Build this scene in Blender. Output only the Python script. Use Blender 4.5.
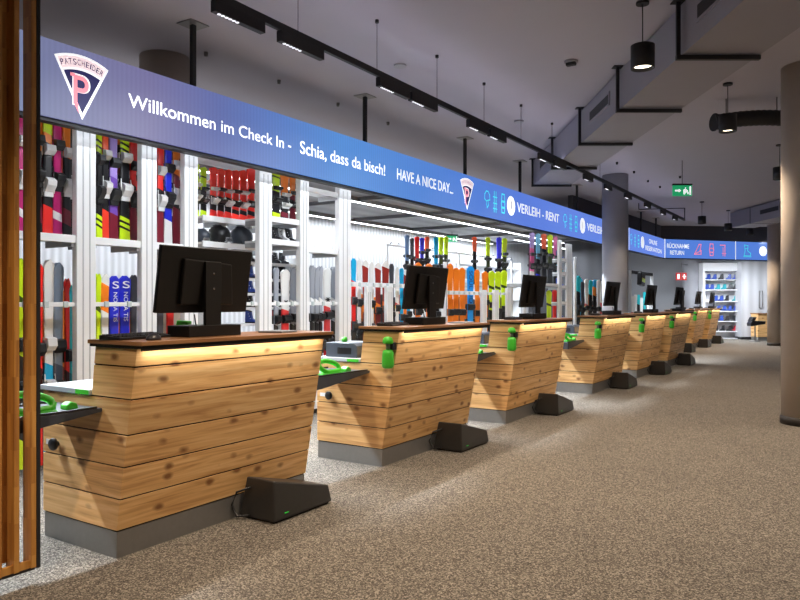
import bpy, bmesh, math, random
from mathutils import Vector, Matrix
random.seed(7)
S = bpy.context.scene
C = S.collection
for o in list(bpy.data.objects): bpy.data.objects.remove(o)

# ------------------------------------------------------------------ camera, world, exposure
H = 1.35                                   # eye height
YAW = math.radians(33.13)
sn, cs = math.sin(YAW), math.cos(YAW)
F = 700.0
cd = bpy.data.cameras.new('camera'); cam = bpy.data.objects.new('camera', cd); C.objects.link(cam)
cam.location = (0, 0, H); cam.rotation_euler = (math.pi/2, 0, YAW)
cd.sensor_width = 36; cd.lens = 36*F/800; cd.shift_y = 2/800; cd.clip_end = 100
S.camera = cam
w = bpy.data.worlds.new('world'); S.world = w; w.use_nodes = True
w.node_tree.nodes['Background'].inputs[0].default_value = (0.5, 0.5, 0.6, 1)
w.node_tree.nodes['Background'].inputs[1].default_value = 0.02
S.view_settings.view_transform = 'Standard'; S.view_settings.look = 'None'
S.view_settings.exposure = 0.0; S.view_settings.gamma = 1.0; S.view_settings.use_curve_mapping = False

def area_light(name, loc, size, size_y, energy, col, rot=(0,0,0), spread=None):
    l = bpy.data.lights.new(name, 'AREA'); l.shape = 'RECTANGLE'; l.size = size; l.size_y = size_y
    l.energy = energy; l.color = col
    if spread: l.spread = math.radians(spread)
    o = bpy.data.objects.new(name, l); C.objects.link(o); o.location = loc; o.rotation_euler = rot
    return o
def spot_light(name, loc, target, energy, col, angle=90, blend=.6, r=.05):
    l = bpy.data.lights.new(name, 'SPOT'); l.energy = energy; l.color = col
    l.spot_size = math.radians(angle); l.spot_blend = blend; l.shadow_soft_size = r
    o = bpy.data.objects.new(name, l); C.objects.link(o); o.location = loc
    o.rotation_euler = (Vector(target)-Vector(loc)).to_track_quat('-Z', 'Y').to_euler()
    return o
WARM = (1.0, .79, .58); COOL = (.86, .93, 1.0)
E_STORE, E_PEND, E_TRACK = 1.0, 2.1, 2.3
# storage canopy strips (length runs along Y)
for x, e in ((-6.7, 360), (-8.45, 110)):
    area_light('canopy_light', (x, 11.1, 2.944), .07, 14.4, e*E_STORE, COOL)
area_light('canopy_top_fill', (-7.2, 10, 3.10), 1.2, 12, 34, (1, .97, .95), (math.pi, 0, 0))  # added uplight without a fitting, brightens the ceiling behind the banner
area_light('banner_back_light', (-5.385, 9.5, 2.848), .02, 17, 760, COOL, (0, math.radians(-38), 0), 92)
area_light('track_top_fill', (-3.716, 10, 3.50), .03, 16, 8, (.80, .76, 1), (math.pi, 0, 0))  # lavender upward fill added for the hall ceiling
area_light('far_store_fill', (-3.9, 25.7, 2.9), .5, 3.4, 340, COOL, (math.radians(18), 0, math.radians(-52)+math.pi/2*0))  # added fill, hidden behind the banner, to brighten the boot wall
area_light('far_rack_fill', (-6.9, 24.5, 3.7), 1.0, 3.0, 100, COOL)  # unseen cool fill added over the far rack
area_light('hall_fill', (2.0, 6, 3.85), 2.5, 12, 70, (1, .86, .74))  # added warm ceiling fill, out of view to the right

# ------------------------------------------------------------------ photo calibration (pixel -> place)
def onX(px, X):
    t = (px-400)/F
    return X*(cs+t*sn)/(t*cs-sn)
def dep(X, Y): return -sn*X + cs*Y
def zat(py, X, Y): return H + (302-py)*dep(X, Y)/F
def vl(d, l):                               # along view axis d, to the right l
    return (-sn*d+cs*l, cs*d+sn*l)

# ------------------------------------------------------------------ materials
MATS = {}
def srgb(r, g, b):
    f = lambda c: (c/255/12.92) if c/255 <= .04045 else ((c/255+.055)/1.055)**2.4
    return (f(r), f(g), f(b), 1)
def mat(name, col, rough=.5, metal=0, bump=0, bscale=60, var=.0, emit=0, ecol=None):
    if name in MATS: return MATS[name]
    m = bpy.data.materials.new(name); m.use_nodes = True; n = m.node_tree.nodes; l = m.node_tree.links
    b = n['Principled BSDF']; b.inputs['Base Color'].default_value = col
    b.inputs['Roughness'].default_value = rough; b.inputs['Metallic'].default_value = metal
    if var or bump:
        tc = n.new('ShaderNodeTexCoord'); nz = n.new('ShaderNodeTexNoise'); nz.inputs['Scale'].default_value = bscale
        l.new(tc.outputs['Object'], nz.inputs['Vector'])
        if var:
            mx = n.new('ShaderNodeMixRGB'); mx.inputs[1].default_value = [c*(1-var) for c in col[:3]]+[1]
            mx.inputs[2].default_value = [min(1, c*(1+var)) for c in col[:3]]+[1]
            l.new(nz.outputs['Fac'], mx.inputs[0]); l.new(mx.outputs[0], b.inputs['Base Color'])
        if bump:
            bp = n.new('ShaderNodeBump'); bp.inputs['Strength'].default_value = bump; bp.inputs['Distance'].default_value = .01
            l.new(nz.outputs['Fac'], bp.inputs['Height']); l.new(bp.outputs[0], b.inputs['Normal'])
    if emit:
        b.inputs['Emission Color'].default_value = ecol or col; b.inputs['Emission Strength'].default_value = emit
    MATS[name] = m; return m

def carpet():
    m = bpy.data.materials.new('carpet'); m.use_nodes = True; n = m.node_tree.nodes; l = m.node_tree.links
    b = n['Principled BSDF']; b.inputs['Roughness'].default_value = .95
    tc = n.new('ShaderNodeTexCoord')
    v = n.new('ShaderNodeTexVoronoi'); v.inputs['Scale'].default_value = 150; l.new(tc.outputs['Object'], v.inputs['Vector'])
    sp = n.new('ShaderNodeSeparateColor'); l.new(v.outputs['Color'], sp.inputs[0])
    r = n.new('ShaderNodeValToRGB'); e = r.color_ramp.elements; r.color_ramp.interpolation = 'LINEAR'
    e[0].position = .05; e[0].color = (.034, .028, .023, 1); e[1].position = .97; e[1].color = (.30, .27, .225, 1)
    q = e.new(.55); q.color = (.112, .096, .078, 1)
    l.new(sp.outputs[0], r.inputs[0])
    nz = n.new('ShaderNodeTexNoise'); nz.inputs['Scale'].default_value = .8; l.new(tc.outputs['Object'], nz.inputs[0])
    hv = n.new('ShaderNodeHueSaturation'); mp = n.new('ShaderNodeMapRange'); mp.inputs[3].default_value = .85; mp.inputs[4].default_value = 1.15
    l.new(nz.outputs[0], mp.inputs[0]); l.new(mp.outputs[0], hv.inputs['Value']); l.new(r.outputs[0], hv.inputs['Color'])
    l.new(hv.outputs[0], b.inputs['Base Color'])
    bp = n.new('ShaderNodeBump'); bp.inputs['Strength'].default_value = .3; bp.inputs['Distance'].default_value = .004
    l.new(sp.outputs[1], bp.inputs['Height']); l.new(bp.outputs[0], b.inputs['Normal'])
    return m

def wood(name, c0, c1, c2, knots=True, rough=.5, plank=.171, z0=.145, vertical=False):
    m = bpy.data.materials.new(name); m.use_nodes = True; n = m.node_tree.nodes; l = m.node_tree.links
    b = n['Principled BSDF']; b.inputs['Roughness'].default_value = rough
    tc = n.new('ShaderNodeTexCoord'); oi = n.new('ShaderNodeObjectInfo')
    sp = n.new('ShaderNodeSeparateXYZ'); l.new(tc.outputs['Object'], sp.inputs[0])
    def M(op, a, bb):
        q = n.new('ShaderNodeMath'); q.operation = op
        for i, v in enumerate((a, bb)):
            if v is None: continue
            if isinstance(v, (int, float)): q.inputs[i].default_value = v
            else: l.new(v, q.inputs[i])
        return q.outputs[0]
    idx = M('FLOOR', M('DIVIDE', M('SUBTRACT', sp.outputs[2], z0), plank), None)
    hsh = M('ADD', M('MULTIPLY', idx, 3.71), M('MULTIPLY', oi.outputs['Random'], 31.7))
    along = M('ADD', M('ADD', sp.outputs[0], sp.outputs[1]), hsh)
    cb = n.new('ShaderNodeCombineXYZ')
    if vertical:
        l.new(M('MULTIPLY', sp.outputs[2], .6), cb.inputs[0]); l.new(M('ADD', M('MULTIPLY', sp.outputs[0], 14), hsh), cb.inputs[1]); l.new(M('MULTIPLY', sp.outputs[1], 14), cb.inputs[2])
    else:
        l.new(M('MULTIPLY', along, 1.1), cb.inputs[0]); l.new(M('MULTIPLY', sp.outputs[2], 22), cb.inputs[2]); l.new(hsh, cb.inputs[1])
    nz = n.new('ShaderNodeTexNoise'); nz.inputs['Scale'].default_value = 1.6; nz.inputs['Detail'].default_value = 5; nz.inputs['Distortion'].default_value = .8
    l.new(cb.outputs[0], nz.inputs['Vector'])
    r = n.new('ShaderNodeValToRGB'); e = r.color_ramp.elements
    e[0].position = .3; e[0].color = c0; e[1].position = .72; e[1].color = c2; q = e.new(.5); q.color = c1
    l.new(nz.outputs['Fac'], r.inputs[0])
    out = r.outputs[0]
    if knots:
        c2b = n.new('ShaderNodeCombineXYZ'); l.new(M('MULTIPLY', along, 4.2), c2b.inputs[0]); l.new(M('MULTIPLY', sp.outputs[2], 7), c2b.inputs[2]); l.new(hsh, c2b.inputs[1])
        nn = n.new('ShaderNodeTexNoise'); nn.inputs['Scale'].default_value = 2.5; l.new(c2b.outputs[0], nn.inputs[0])
        mxv = n.new('ShaderNodeMixRGB'); mxv.inputs[0].default_value = .12; l.new(c2b.outputs[0], mxv.inputs[1]); l.new(nn.outputs['Color'], mxv.inputs[2])
        v = n.new('ShaderNodeTexVoronoi'); v.inputs['Scale'].default_value = 1.5; v.inputs['Randomness'].default_value = 1
        l.new(mxv.outputs[0], v.inputs['Vector'])
        kr = n.new('ShaderNodeValToRGB'); k = kr.color_ramp.elements
        k[0].position = .09; k[0].color = (1, 1, 1, 1); k[1].position = .25; k[1].color = (0, 0, 0, 1)
        l.new(v.outputs['Distance'], kr.inputs[0])
        mx = n.new('ShaderNodeMixRGB'); mx.inputs[2].default_value = (.17, .055, .014, 1)
        l.new(M('MULTIPLY', kr.outputs[0], .85), mx.inputs[0]); l.new(out, mx.inputs[1]); out = mx.outputs[0]
        # per-plank tone
        pt = n.new('ShaderNodeTexWhiteNoise'); pt.noise_dimensions = '1D'; l.new(hsh, pt.inputs['W'])
        hv = n.new('ShaderNodeHueSaturation'); l.new(out, hv.inputs['Color'])
        l.new(M('ADD', M('MULTIPLY', pt.outputs[0], .3), .85), hv.inputs['Value']); out = hv.outputs[0]
    l.new(out, b.inputs['Base Color'])
    bp = n.new('ShaderNodeBump'); bp.inputs['Strength'].default_value = .15; bp.inputs['Distance'].default_value = .004
    l.new(nz.outputs['Fac'], bp.inputs['Height']); l.new(bp.outputs[0], b.inputs['Normal'])
    return m

def corrugated(name, col, pitch, axis=1, rough=.5, contrast=.25):
    m = bpy.data.materials.new(name); m.use_nodes = True; n = m.node_tree.nodes; l = m.node_tree.links
    b = n['Principled BSDF']; b.inputs['Roughness'].default_value = rough
    tc = n.new('ShaderNodeTexCoord'); wv = n.new('ShaderNodeTexWave'); wv.bands_direction = 'XYZ'[axis]
    wv.inputs['Scale'].default_value = .314/pitch; l.new(tc.outputs['Object'], wv.inputs[0])
    mx = n.new('ShaderNodeMixRGB'); mx.inputs[1].default_value = [c*(1-contrast) for c in col[:3]]+[1]; mx.inputs[2].default_value = col
    l.new(wv.outputs[1], mx.inputs[0]); l.new(mx.outputs[0], b.inputs['Base Color'])
    bp = n.new('ShaderNodeBump'); bp.inputs['Strength'].default_value = .6; bp.inputs['Distance'].default_value = .01
    l.new(wv.outputs[1], bp.inputs['Height']); l.new(bp.outputs[0], b.inputs['Normal'])
    return m

M_CARPET = carpet()
M_LARCH = wood('larch_planks', (.46, .23, .08, 1), (.68, .395, .155, 1), (.80, .525, .25, 1))
M_SLAT = wood('slat_timber', (.34, .14, .03, 1), (.52, .24, .05, 1), (.62, .32, .08, 1), knots=False, vertical=True)
M_TOP = wood('worktop_wood', (.20, .085, .03, 1), (.31, .145, .055, 1), (.40, .20, .085, 1), knots=False, rough=.4)
M_DARK = mat('dark_gap', (.012, .009, .007, 1), .9)
M_CEIL = mat('ceiling_paint', (.48, .46, .52, 1), .9, var=.04, bscale=1.5)
M_WALLG = mat('grey_wall_paint', (.42, .43, .46, 1), .8, var=.03, bscale=2)
M_DKWALL = corrugated('dark_panel', (.075, .075, .085, 1), .45, 0, .7)
M_BLACKW = mat('black_bulkhead', (.06, .056, .068, 1), .8, var=.1, bscale=3)
M_WHWALL = corrugated('white_corrugated', (.72, .73, .76, 1), .11, 1, .5, .25)
M_COL = mat('column_concrete', (.50, .43, .36, 1), .75, var=.06, bscale=5)
M_WHITE = mat('white_powder_coat', (.78, .79, .80, 1), .35, var=.03, bscale=8)
M_WHITE2 = mat('white_laminate', (.8, .8, .82, 1), .3, var=.02, bscale=5)
M_STEEL = mat('brushed_steel', (.26, .255, .25, 1), .4, .6, var=.08, bscale=30)
M_BLACK = mat('black_plastic', (.012, .012, .013, 1), .35, var=.2, bscale=20)
M_BLACK2 = mat('black_matt_metal', (.014, .014, .016, 1), .55, var=.15, bscale=15)
M_CHAR = mat('charcoal_plastic', (.032, .030, .029, 1), .38, var=.1, bscale=30)
M_SLATEP = mat('slate_plastic', (.05, .06, .08, 1), .4, var=.1, bscale=30)
M_MONITOR = mat('monitor_shell', (.006, .005, .004, 1), .5, var=.1, bscale=30)
M_GREEN = mat('bright_green_plastic', (.06, .52, .035, 1), .35, var=.08, bscale=12)
M_GREY = mat('grey_laminate', (.42, .44, .47, 1), .3, var=.05, bscale=10)
M_DUCT = mat('duct_paint', (.30, .29, .33, 1), .55, var=.05, bscale=3)
M_CHROME = mat('chrome', (.6, .6, .6, 1), .15, 1)
M_CANOPY = corrugated('canopy_sheet', (.34, .35, .37, 1), .5, 0, .6)
M_LED = mat('led_white', (1, 1, 1, 1), .5, emit=7, ecol=(.93, .97, 1, 1))
M_LEDW = mat('led_warm', (1, .85, .6, 1), .5, emit=4, ecol=(1, .84, .62, 1))
M_LAMP = mat('lamp_face', (1, .9, .7, 1), .5, emit=6, ecol=(1, .86, .66, 1))
M_MODLED = mat('module_led', (1, .9, .8, 1), .5, emit=1.4, ecol=(.85, .85, 1, 1))

# ------------------------------------------------------------------ mesh builder
class MB:
    def __init__(s): s.bm = bmesh.new(); s.mi = 0
    def face(s, vs):
        try: f = s.bm.faces.new(vs); f.material_index = s.mi; return f
        except ValueError: return None
    def box(s, x0, x1, y0, y1, z0, z1, bev=0):
        v = [s.bm.verts.new(p) for p in ((x0,y0,z0),(x1,y0,z0),(x1,y1,z0),(x0,y1,z0),(x0,y0,z1),(x1,y0,z1),(x1,y1,z1),(x0,y1,z1))]
        fs = [s.face([v[i] for i in q]) for q in ((3,2,1,0),(4,5,6,7),(0,1,5,4),(1,2,6,5),(2,3,7,6),(3,0,4,7))]
        if bev:
            es = {e for f in fs for e in f.edges}
            bmesh.ops.bevel(s.bm, geom=list(es), offset=bev, segments=2, affect='EDGES', profile=.5)
        return s
    def prism(s, poly, axis, a, b, bev=0):
        """poly: 2-D points; axis 1 -> (x,z) extruded in y; axis 0 -> (y,z) in x; axis 2 -> (x,y) in z"""
        def P(p, t):
            return {0: (t, p[0], p[1]), 1: (p[0], t, p[1]), 2: (p[0], p[1], t)}[axis]
        A = [s.bm.verts.new(P(p, a)) for p in poly]; B = [s.bm.verts.new(P(p, b)) for p in poly]
        fs = [s.face(A[::-1]), s.face(B)]
        n = len(poly)
        for i in range(n): fs.append(s.face([A[i], A[(i+1) % n], B[(i+1) % n], B[i]]))
        fs = [f for f in fs if f]
        bmesh.ops.recalc_face_normals(s.bm, faces=fs)
        if bev:
            es = {e for f in fs for e in f.edges}
            bmesh.ops.bevel(s.bm, geom=list(es), offset=bev, segments=2, affect='EDGES', profile=.5)
        return s
    def lathe(s, prof, n=24, c=(0,0,0), axis='z', smooth=True):
        rings = []
        def P(r, h, a):
            u, v = r*math.cos(a), r*math.sin(a)
            q = {'z': (u, v, h), 'x': (h, u, v), 'y': (v, h, u)}[axis]
            return (q[0]+c[0], q[1]+c[1], q[2]+c[2])
        for r, h in prof:
            rings.append([s.bm.verts.new(P(max(r, 1e-4), h, 2*math.pi*k/n)) for k in range(n)])
        for i in range(len(rings)-1):
            for k in range(n):
                f = s.face([rings[i][k], rings[i][(k+1) % n], rings[i+1][(k+1) % n], rings[i+1][k]])
                if f: f.smooth = smooth
        s.face(rings[0][::-1]); s.face(rings[-1])
        return s
    def tube(s, pts, r, n=8, closed=False):
        pts = [Vector(p) for p in pts]; rings = []; up = Vector((0, 0, 1)); N = len(pts)
        for i, p in enumerate(pts):
            if closed: d = (pts[(i+1) % N]-pts[i-1])
            else: d = pts[min(i+1, N-1)]-pts[max(i-1, 0)]
            d.normalize(); a = d.cross(up)
            if a.length < .05: a = d.cross(Vector((1, 0, 0)))
            a.normalize(); b = d.cross(a)
            rr = r[i] if isinstance(r, (list, tuple)) else r
            rings.append([s.bm.verts.new(p+a*rr*math.cos(2*math.pi*k/n)+b*rr*math.sin(2*math.pi*k/n)) for k in range(n)])
        R = range(N) if closed else range(N-1)
        for i in R:
            for k in range(n):
                f = s.face([rings[i][k], rings[i][(k+1) % n], rings[(i+1) % N][(k+1) % n], rings[(i+1) % N][k]])
                if f: f.smooth = True
        if not closed: s.face(rings[0][::-1]); s.face(rings[-1])
        return s
    def ball(s, c, rx, ry, rz, n=14, cut=None):
        g = bmesh.ops.create_uvsphere(s.bm, u_segments=n, v_segments=max(6, n//2+2), radius=1)
        for v in g['verts']:
            z = v.co.z
            if cut is not None and z < cut: z = cut
            v.co = Vector((c[0]+v.co.x*rx, c[1]+v.co.y*ry, c[2]+z*rz))
        for v in g['verts']:
            for f in v.link_faces: f.smooth = True; f.material_index = s.mi
        return s
    def mesh(s, name, *mats):
        bmesh.ops.recalc_face_normals(s.bm, faces=s.bm.faces[:])
        me = bpy.data.meshes.new(name); s.bm.to_mesh(me); s.bm.free()
        for m in mats: me.materials.append(m)
        return me
    def build(s, name, mats, parent=None, loc=(0,0,0), rot=(0,0,0)):
        if not isinstance(mats, (list, tuple)): mats = [mats]
        me = s.mesh(name, *mats)
        o = bpy.data.objects.new(name, me); C.objects.link(o); o.location = loc; o.rotation_euler = rot
        if parent: o.parent = parent
        return o
def tag(o, label=None, cat=None, group=None, kind=None):
    if label: o['label'] = label
    if cat: o['category'] = cat
    if group: o['group'] = group
    if kind: o['kind'] = kind
    return o
def thing(name, label, cat, loc=(0,0,0), rz=0, group=None):
    o = bpy.data.objects.new(name, None); C.objects.link(o); o.empty_display_size = .1
    o.location = loc; o.rotation_euler = (0, 0, rz)
    return tag(o, label, cat, group)
def copy_tree(o, parent=None):
    c = o.copy(); C.objects.link(c); c.parent = parent
    for ch in o.children: copy_tree(ch, c)
    return c
def struct(o): o['kind'] = 'structure'; return o
def B(*a, **k): return MB().box(*a, **k)
ORD = ['first', 'second', 'third', 'fourth', 'fifth', 'sixth', 'seventh', 'eighth', 'ninth', 'tenth', 'eleventh', 'twelfth']

# ------------------------------------------------------------------ the room
ZC = 3.96
struct(B(-8.9, 4.2, -3.2, 29, -.06, 0).build('floor', M_CARPET))
struct(B(-8.9, 4.2, -3.2, 29, ZC, ZC+.1).build('ceiling', M_CEIL))
struct(B(-9.0, -8.8, -3.2, 29, 0, ZC).build('wall_left', M_WHWALL))
struct(B(4.1, 4.3, -3.2, 29, 0, ZC).build('wall_right', M_WALLG))
struct(B(-8.9, 4.2, -3.3, -3.1, 0, ZC).build('wall_front', M_WALLG))
struct(B(-8.9, 4.2, 28.9, 29.1, 0, ZC).build('wall_far', M_WALLG))
struct(B(-8.8, -5.75, 21.0, 21.15, 0, ZC).build('wall_store', M_DKWALL))
# dark bulkhead that follows the banner under the ceiling
bk = MB(); k0, k1, k2 = (-5.8, 16.6), (-5.6, 24.9), (-1.6, 28.1)
th = .12
bk.prism([k0, k1, k2, (k2[0], k2[1]+th), (k1[0]-.1, k1[1]+th), (k0[0]-th, k0[1])], 2, 2.95, ZC-.001)
struct(bk.build('trim_1', M_BLACKW))

def column(px_or_xy, r, label, z1=ZC, mat_=M_COL, basecol=True, name='column'):
    x, y = px_or_xy
    t = thing(name, label, 'column', (x, y, 0), group=None)
    MB().lathe([(r, 0.0), (r, z1-.002)], 40).build('shaft', mat_, t)
    if basecol: MB().lathe([(r+.012, 0.001), (r+.012, .085), (r, .09)], 40).build('base_ring', mat('skirting_dark', (.03, .025, .022, 1), .5), t)
    return t
xy = vl(7.75, 4.45+.06)
column(xy, .26, 'thick round beige column at the right edge of the picture, nearest to the viewer')
column((-4.17, 14.5), .26, 'thick round grey column rising behind the counters and cutting the blue banner in two', mat_=mat('column_grey', (.33, .33, .36, 1), .75, var=.06, bscale=5))  # cool light on this column is put into its grey colour
column((-6.2, 4.9), .26, 'grey round column behind the banner, seen above the long welcome text')
column(vl(21.7, 11.62), .21, 'slimmer round beige column in the distance beside the far end of the banner')
column(vl(26.3, 10.95), .32, 'pale grey round column by the red fire sign on the far wall', mat_=mat('column_grey', (.33, .33, .36, 1)))

# ------------------------------------------------------------------ slatted timber screen
XSC = -3.28; KS = 3.28/3.5
scr = thing('slat_screen', 'tall screen of brown vertical timber slats at the left edge of the picture', 'room divider', (XSC, 1.5, 0))
for i in range(9):
    y0 = (1.948-.086*i)*KS-1.5
    B(-.075, 0, y0, y0+.0245, .085, ZC-.002, bev=.002).build('slat', M_SLAT, scr)
for i in range(8):
    y0 = (1.948-.086*(i+1)+.026)*KS-1.5
    B(-.03, -.012, y0, y0+.056, .085, .12).build('spacer_block', M_SLAT, scr)
    if i: B(-.074, -.066, y0-.004, y0+.06, .125, ZC-.003).build('backing_strip', M_SLAT, scr)
B(-.085, .002, (1.974*KS)-1.5+.0015, (1.994*KS)-1.5, .08, ZC-.002).build('end_plate', M_BLACK2, scr)
B(-.07, -.01, -.28, 1.972*KS-1.5, .072, .085).build('foot_rail', M_BLACK2, scr)

# ------------------------------------------------------------------ check-in counters
def build_counter(label):
    t = thing('check_in_counter', label, 'counter', (0,0,0), group='larch check-in counters')
    W = 1.5
    zs = [.145, .316, .487, .658, .845, 1.015, 1.112]
    fx = lambda z: -3.25 + (z-.14)*.175          # leaning front
    core = MB()
    core.prism([(-3.925, .14), (fx(.14)-.008, .14), (fx(.845)-.008, .845), (-3.925, .845)], 1, .008, W-.008)
    core.prism([(-3.46, .84), (fx(.84)-.008, .84), (fx(1.11)-.008, 1.11), (-3.44, 1.11)], 1, .008, W-.008)
    g = .008
    bd = MB()
    for a, b in zip(zs[:-1], zs[1:]):
        xb = -3.935 if b < .9 else None
        a2, b2 = a+g/2, b-g/2
        if xb is None:
            x0, x1 = -3.467+(a2-.845)*.13, -3.467+(b2-.845)*.13
        else: x0 = x1 = xb
        bd.prism([(x0, a2), (fx(a2), a2), (fx(b2), b2), (x1, b2)], 1, 0, W, bev=.001)
    bd.build('plank_body', M_LARCH, t)
    core.build('core', M_DARK, t)
    MB().prism([(-3.93, 0), (-3.258, 0), (-3.252, .141), (-3.93, .141)], 1, .006, W-.006).build('plinth', M_STEEL, t)
    s = MB().box(-3.475, -3.015, -.02, W+.025, 1.127, 1.148, bev=.002).build('worktop', M_TOP, t)
    MB().prism([(-3.465, 1.127), (-3.465, 1.112), (-3.032, 1.112), (-3.032, 1.100), (-3.024, 1.100), (-3.024, 1.127)], 1, -.012, W+.015).build('worktop_underlay', M_DARK, t)
    B(-3.065, -3.035, .03, W-.02, 1.1092, 1.1118).build('led_strip', M_LEDW, t)
    B(-3.955, -3.47, -.01, W+.01, .846, .874, bev=.002).build('low_worktop', M_GREY, t)
    B(-3.60, -3.48, -.0125, -.0101, .848, .872).build('green_edge', M_GREEN, t)
    # bumper knob with bracket on the side
    k = MB().lathe([(.012, 0), (.012, -.02), (.034, -.021), (.036, -.034), (.03, -.042), (.0, -.043)], 20, (-3.785, 0, .55), 'y').build('bumper_knob', M_BLACK, t)
    B(-3.90, -3.80, -.004, 0, .535, .565).build('bumper_plate', M_WHITE, t)
    # tapering side tray reaching out along the row
    tr = MB(); L = .70
    tr.prism([(-.001, .765), (-.001, .785), (-.05, .785), (-L, .785), (-L, .69), (-L+.1, .695)], 0, -3.80, -3.37, bev=.004)
    tray = tr.build('side_tray', M_SLATEP, t)
    for xr in (-3.385, -3.80): B(xr, xr+.015, -L, -.03, .785, .797, bev=.002).build('tray_rim', M_BLACK, tray)
    return t
Y0 = [2.26, 4.71, 7.12, 10.15, 12.62, 15.0, 19.0, 21.4, 23.8]
XO = [0]*6+[-.72]*3
where = ['nearest the viewer, next to the slatted timber screen', 'second from the viewer', 'third from the viewer', 'fourth from the viewer',
         'fifth from the viewer, just right of the big grey column', 'sixth from the viewer', 'seventh in the row, almost hidden behind the sixth',
         'last but one at the far end of the row', 'last at the far end of the row']
cname = ['nearest', 'second', 'third', 'fourth', 'fifth', 'sixth', 'seventh', 'last but one', 'farthest']
cnt = None
for i, (y, xo) in enumerate(zip(Y0, XO)):
    lab = 'larch check-in counter, ' + where[i]
    if i == 0: cnt = build_counter(lab); c = cnt
    else: c = copy_tree(cnt)
    c['label'] = lab; c.location = (xo, y, 0)
    area_light('counter_strip_light', (xo-3.045, y+.75, 1.108), .022, 1.42, 3.8, (1, .92, .80), (0, math.radians(12), 0), 160)

# --- monitors
def build_monitor():
    t = thing('monitor', '', 'monitor', group='computer monitors on the counters')
    # local: screen faces -X; origin at foot centre on worktop
    w2 = .345
    sc = MB().box(-.014, .014, -w2, w2, 0, .385, bev=.004).build('screen_case', M_MONITOR, t, (-.02, 0, .14), (0, math.radians(8.5), 0))
    B(-.0165, -.0142, -w2+.012, w2-.012, .02, .373).build('display', mat('display_glass', (.02, .022, .03, 1), .1), sc)
    bx = MB(); bx.prism([(-.2, .05), (.2, .05), (.16, .3), (-.2, .32)], 0, .014, .042, bev=.008)
    bx.build('rear_housing', M_MONITOR, sc)
    st = MB(); st.box(.055, .08, -.06, .06, .03, .44, bev=.003)
    st.mi = 1
    for z in (.37, .28): st.lathe([(.006, .0795), (.006, .083), (.0, .0835)], 10, (0, .0, z), 'x')
    st.build('stand', [M_MONITOR, M_CHROME], t)
    B(-.09, .10, -.2, .2, 0, .065, bev=.004).build('foot', M_MONITOR, t)
    MB().tube([(.05, -.12, .13), (.06, -.12, .08), (.06, -.1, .03), (.03, -.09, .01)], .004, 6).build('cable', M_BLACK, t)
    return t
mp = build_monitor()
MY = [2.87, 5.43, 7.93, 11.17, 13.68, 16.15, 20.0, 22.45, 24.85]
for i, y in enumerate(MY):
    m = mp if i == 0 else copy_tree(mp)
    m.location = (-3.27+XO[i], y, 1.1485)
    m['label'] = 'black computer monitor seen from behind on the %s counter' % cname[i]

# --- keyboards, mice, mats
def build_keyboard():
    t = thing('keyboard', '', 'keyboard', group='keyboards on the counters')
    MB().prism([(-.07, 0), (.07, 0), (.07, .014), (-.07, .026)], 1, -.2, .2, bev=.003).build('case', M_BLACK, t)
    k = MB()
    for r in range(5):
        for q in range(14):
            x = -.058+r*.024; z = .0265-(x+.07)/.14*.012
            k.box(x, x+.019, -.19+q*.027, -.19+q*.027+.022, z-.002, z+.004)
    k.build('keys', M_BLACK2, t)
    return t
kb = build_keyboard()
for i in range(9):
    m = kb if i == 0 else copy_tree(kb)
    yy = MY[i]-.4 if i < 2 else MY[i]-.36
    m.location = (-3.33+XO[i], MY[i]-.43, 1.149) if i < 3 else (-3.36+XO[i], max(Y0[i]+.22, MY[i]-.5), 1.149)
    m.rotation_euler = (0, 0, math.radians(12))
    m['label'] = 'slim black keyboard on the %s counter beside its monitor' % cname[i]
ms = MB().ball((0,0,0), .034, .056, .036, 16, cut=0).build('computer_mouse', mat('mouse_grey', (.035, .035, .045, 1), .35), None, (-3.13, 2.40, 1.1488), (0, 0, .4))
tag(ms, 'dark grey rounded computer mouse at the left end of the nearest counter', 'mouse')
pad = B(-.09, .09, -.1, .1, 0, .012, bev=.003).build('tablet', mat('tablet_grey', (.25, .28, .33, 1), .3), None, (-3.22, 3.45, 1.1488), (0, 0, .2))
tag(pad, 'flat grey tablet lying right of the monitor on the nearest counter', 'tablet')
pad2 = B(-.09, .09, -.13, .13, 0, .01, bev=.003).build('document_tray', mat('paper_grey', (.35, .36, .38, 1), .5), None, (-3.2, 5.98, 1.1488), (0, 0, .15))
tag(pad2, 'thin grey tray lying right of the monitor on the second counter', 'tray')

# --- green items
def build_gauge():
    t = thing('boot_gauge', '', 'boot gauge', group='green boot gauges on the side trays')
    pts = []
    for k in range(20):
        a = 2*math.pi*k/20
        y = .135*math.cos(a)*(1 if math.cos(a) > 0 else .85); z = .055+.045*math.sin(a)-.12*.15*math.cos(a)
        pts.append((-.02*math.sin(a), y, max(z, .016)))
    MB().tube(pts, .019, 8, closed=True).build('loop_handle', M_GREEN, t)
    B(-.05, .05, -.13, .13, 0, .012, bev=.003).build('base_plate', M_GREEN, t)
    MB().prism([(.19, 0), (.26, 0), (.25, .03), (.22, .042), (.19, .025)], 0, -.03, .03, bev=.006).build('toe_stop', M_GREEN, t)
    return t
gp = build_gauge(); first = True
for i in range(9):
    m = gp if first else copy_tree(gp); first = False
    m.location = (-3.47+XO[i], Y0[i]-.42+(.07 if i == 0 else 0), .7865)
    m['label'] = 'bright green boot gauge with loop handle on side tray of the %s counter' % cname[i]
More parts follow.
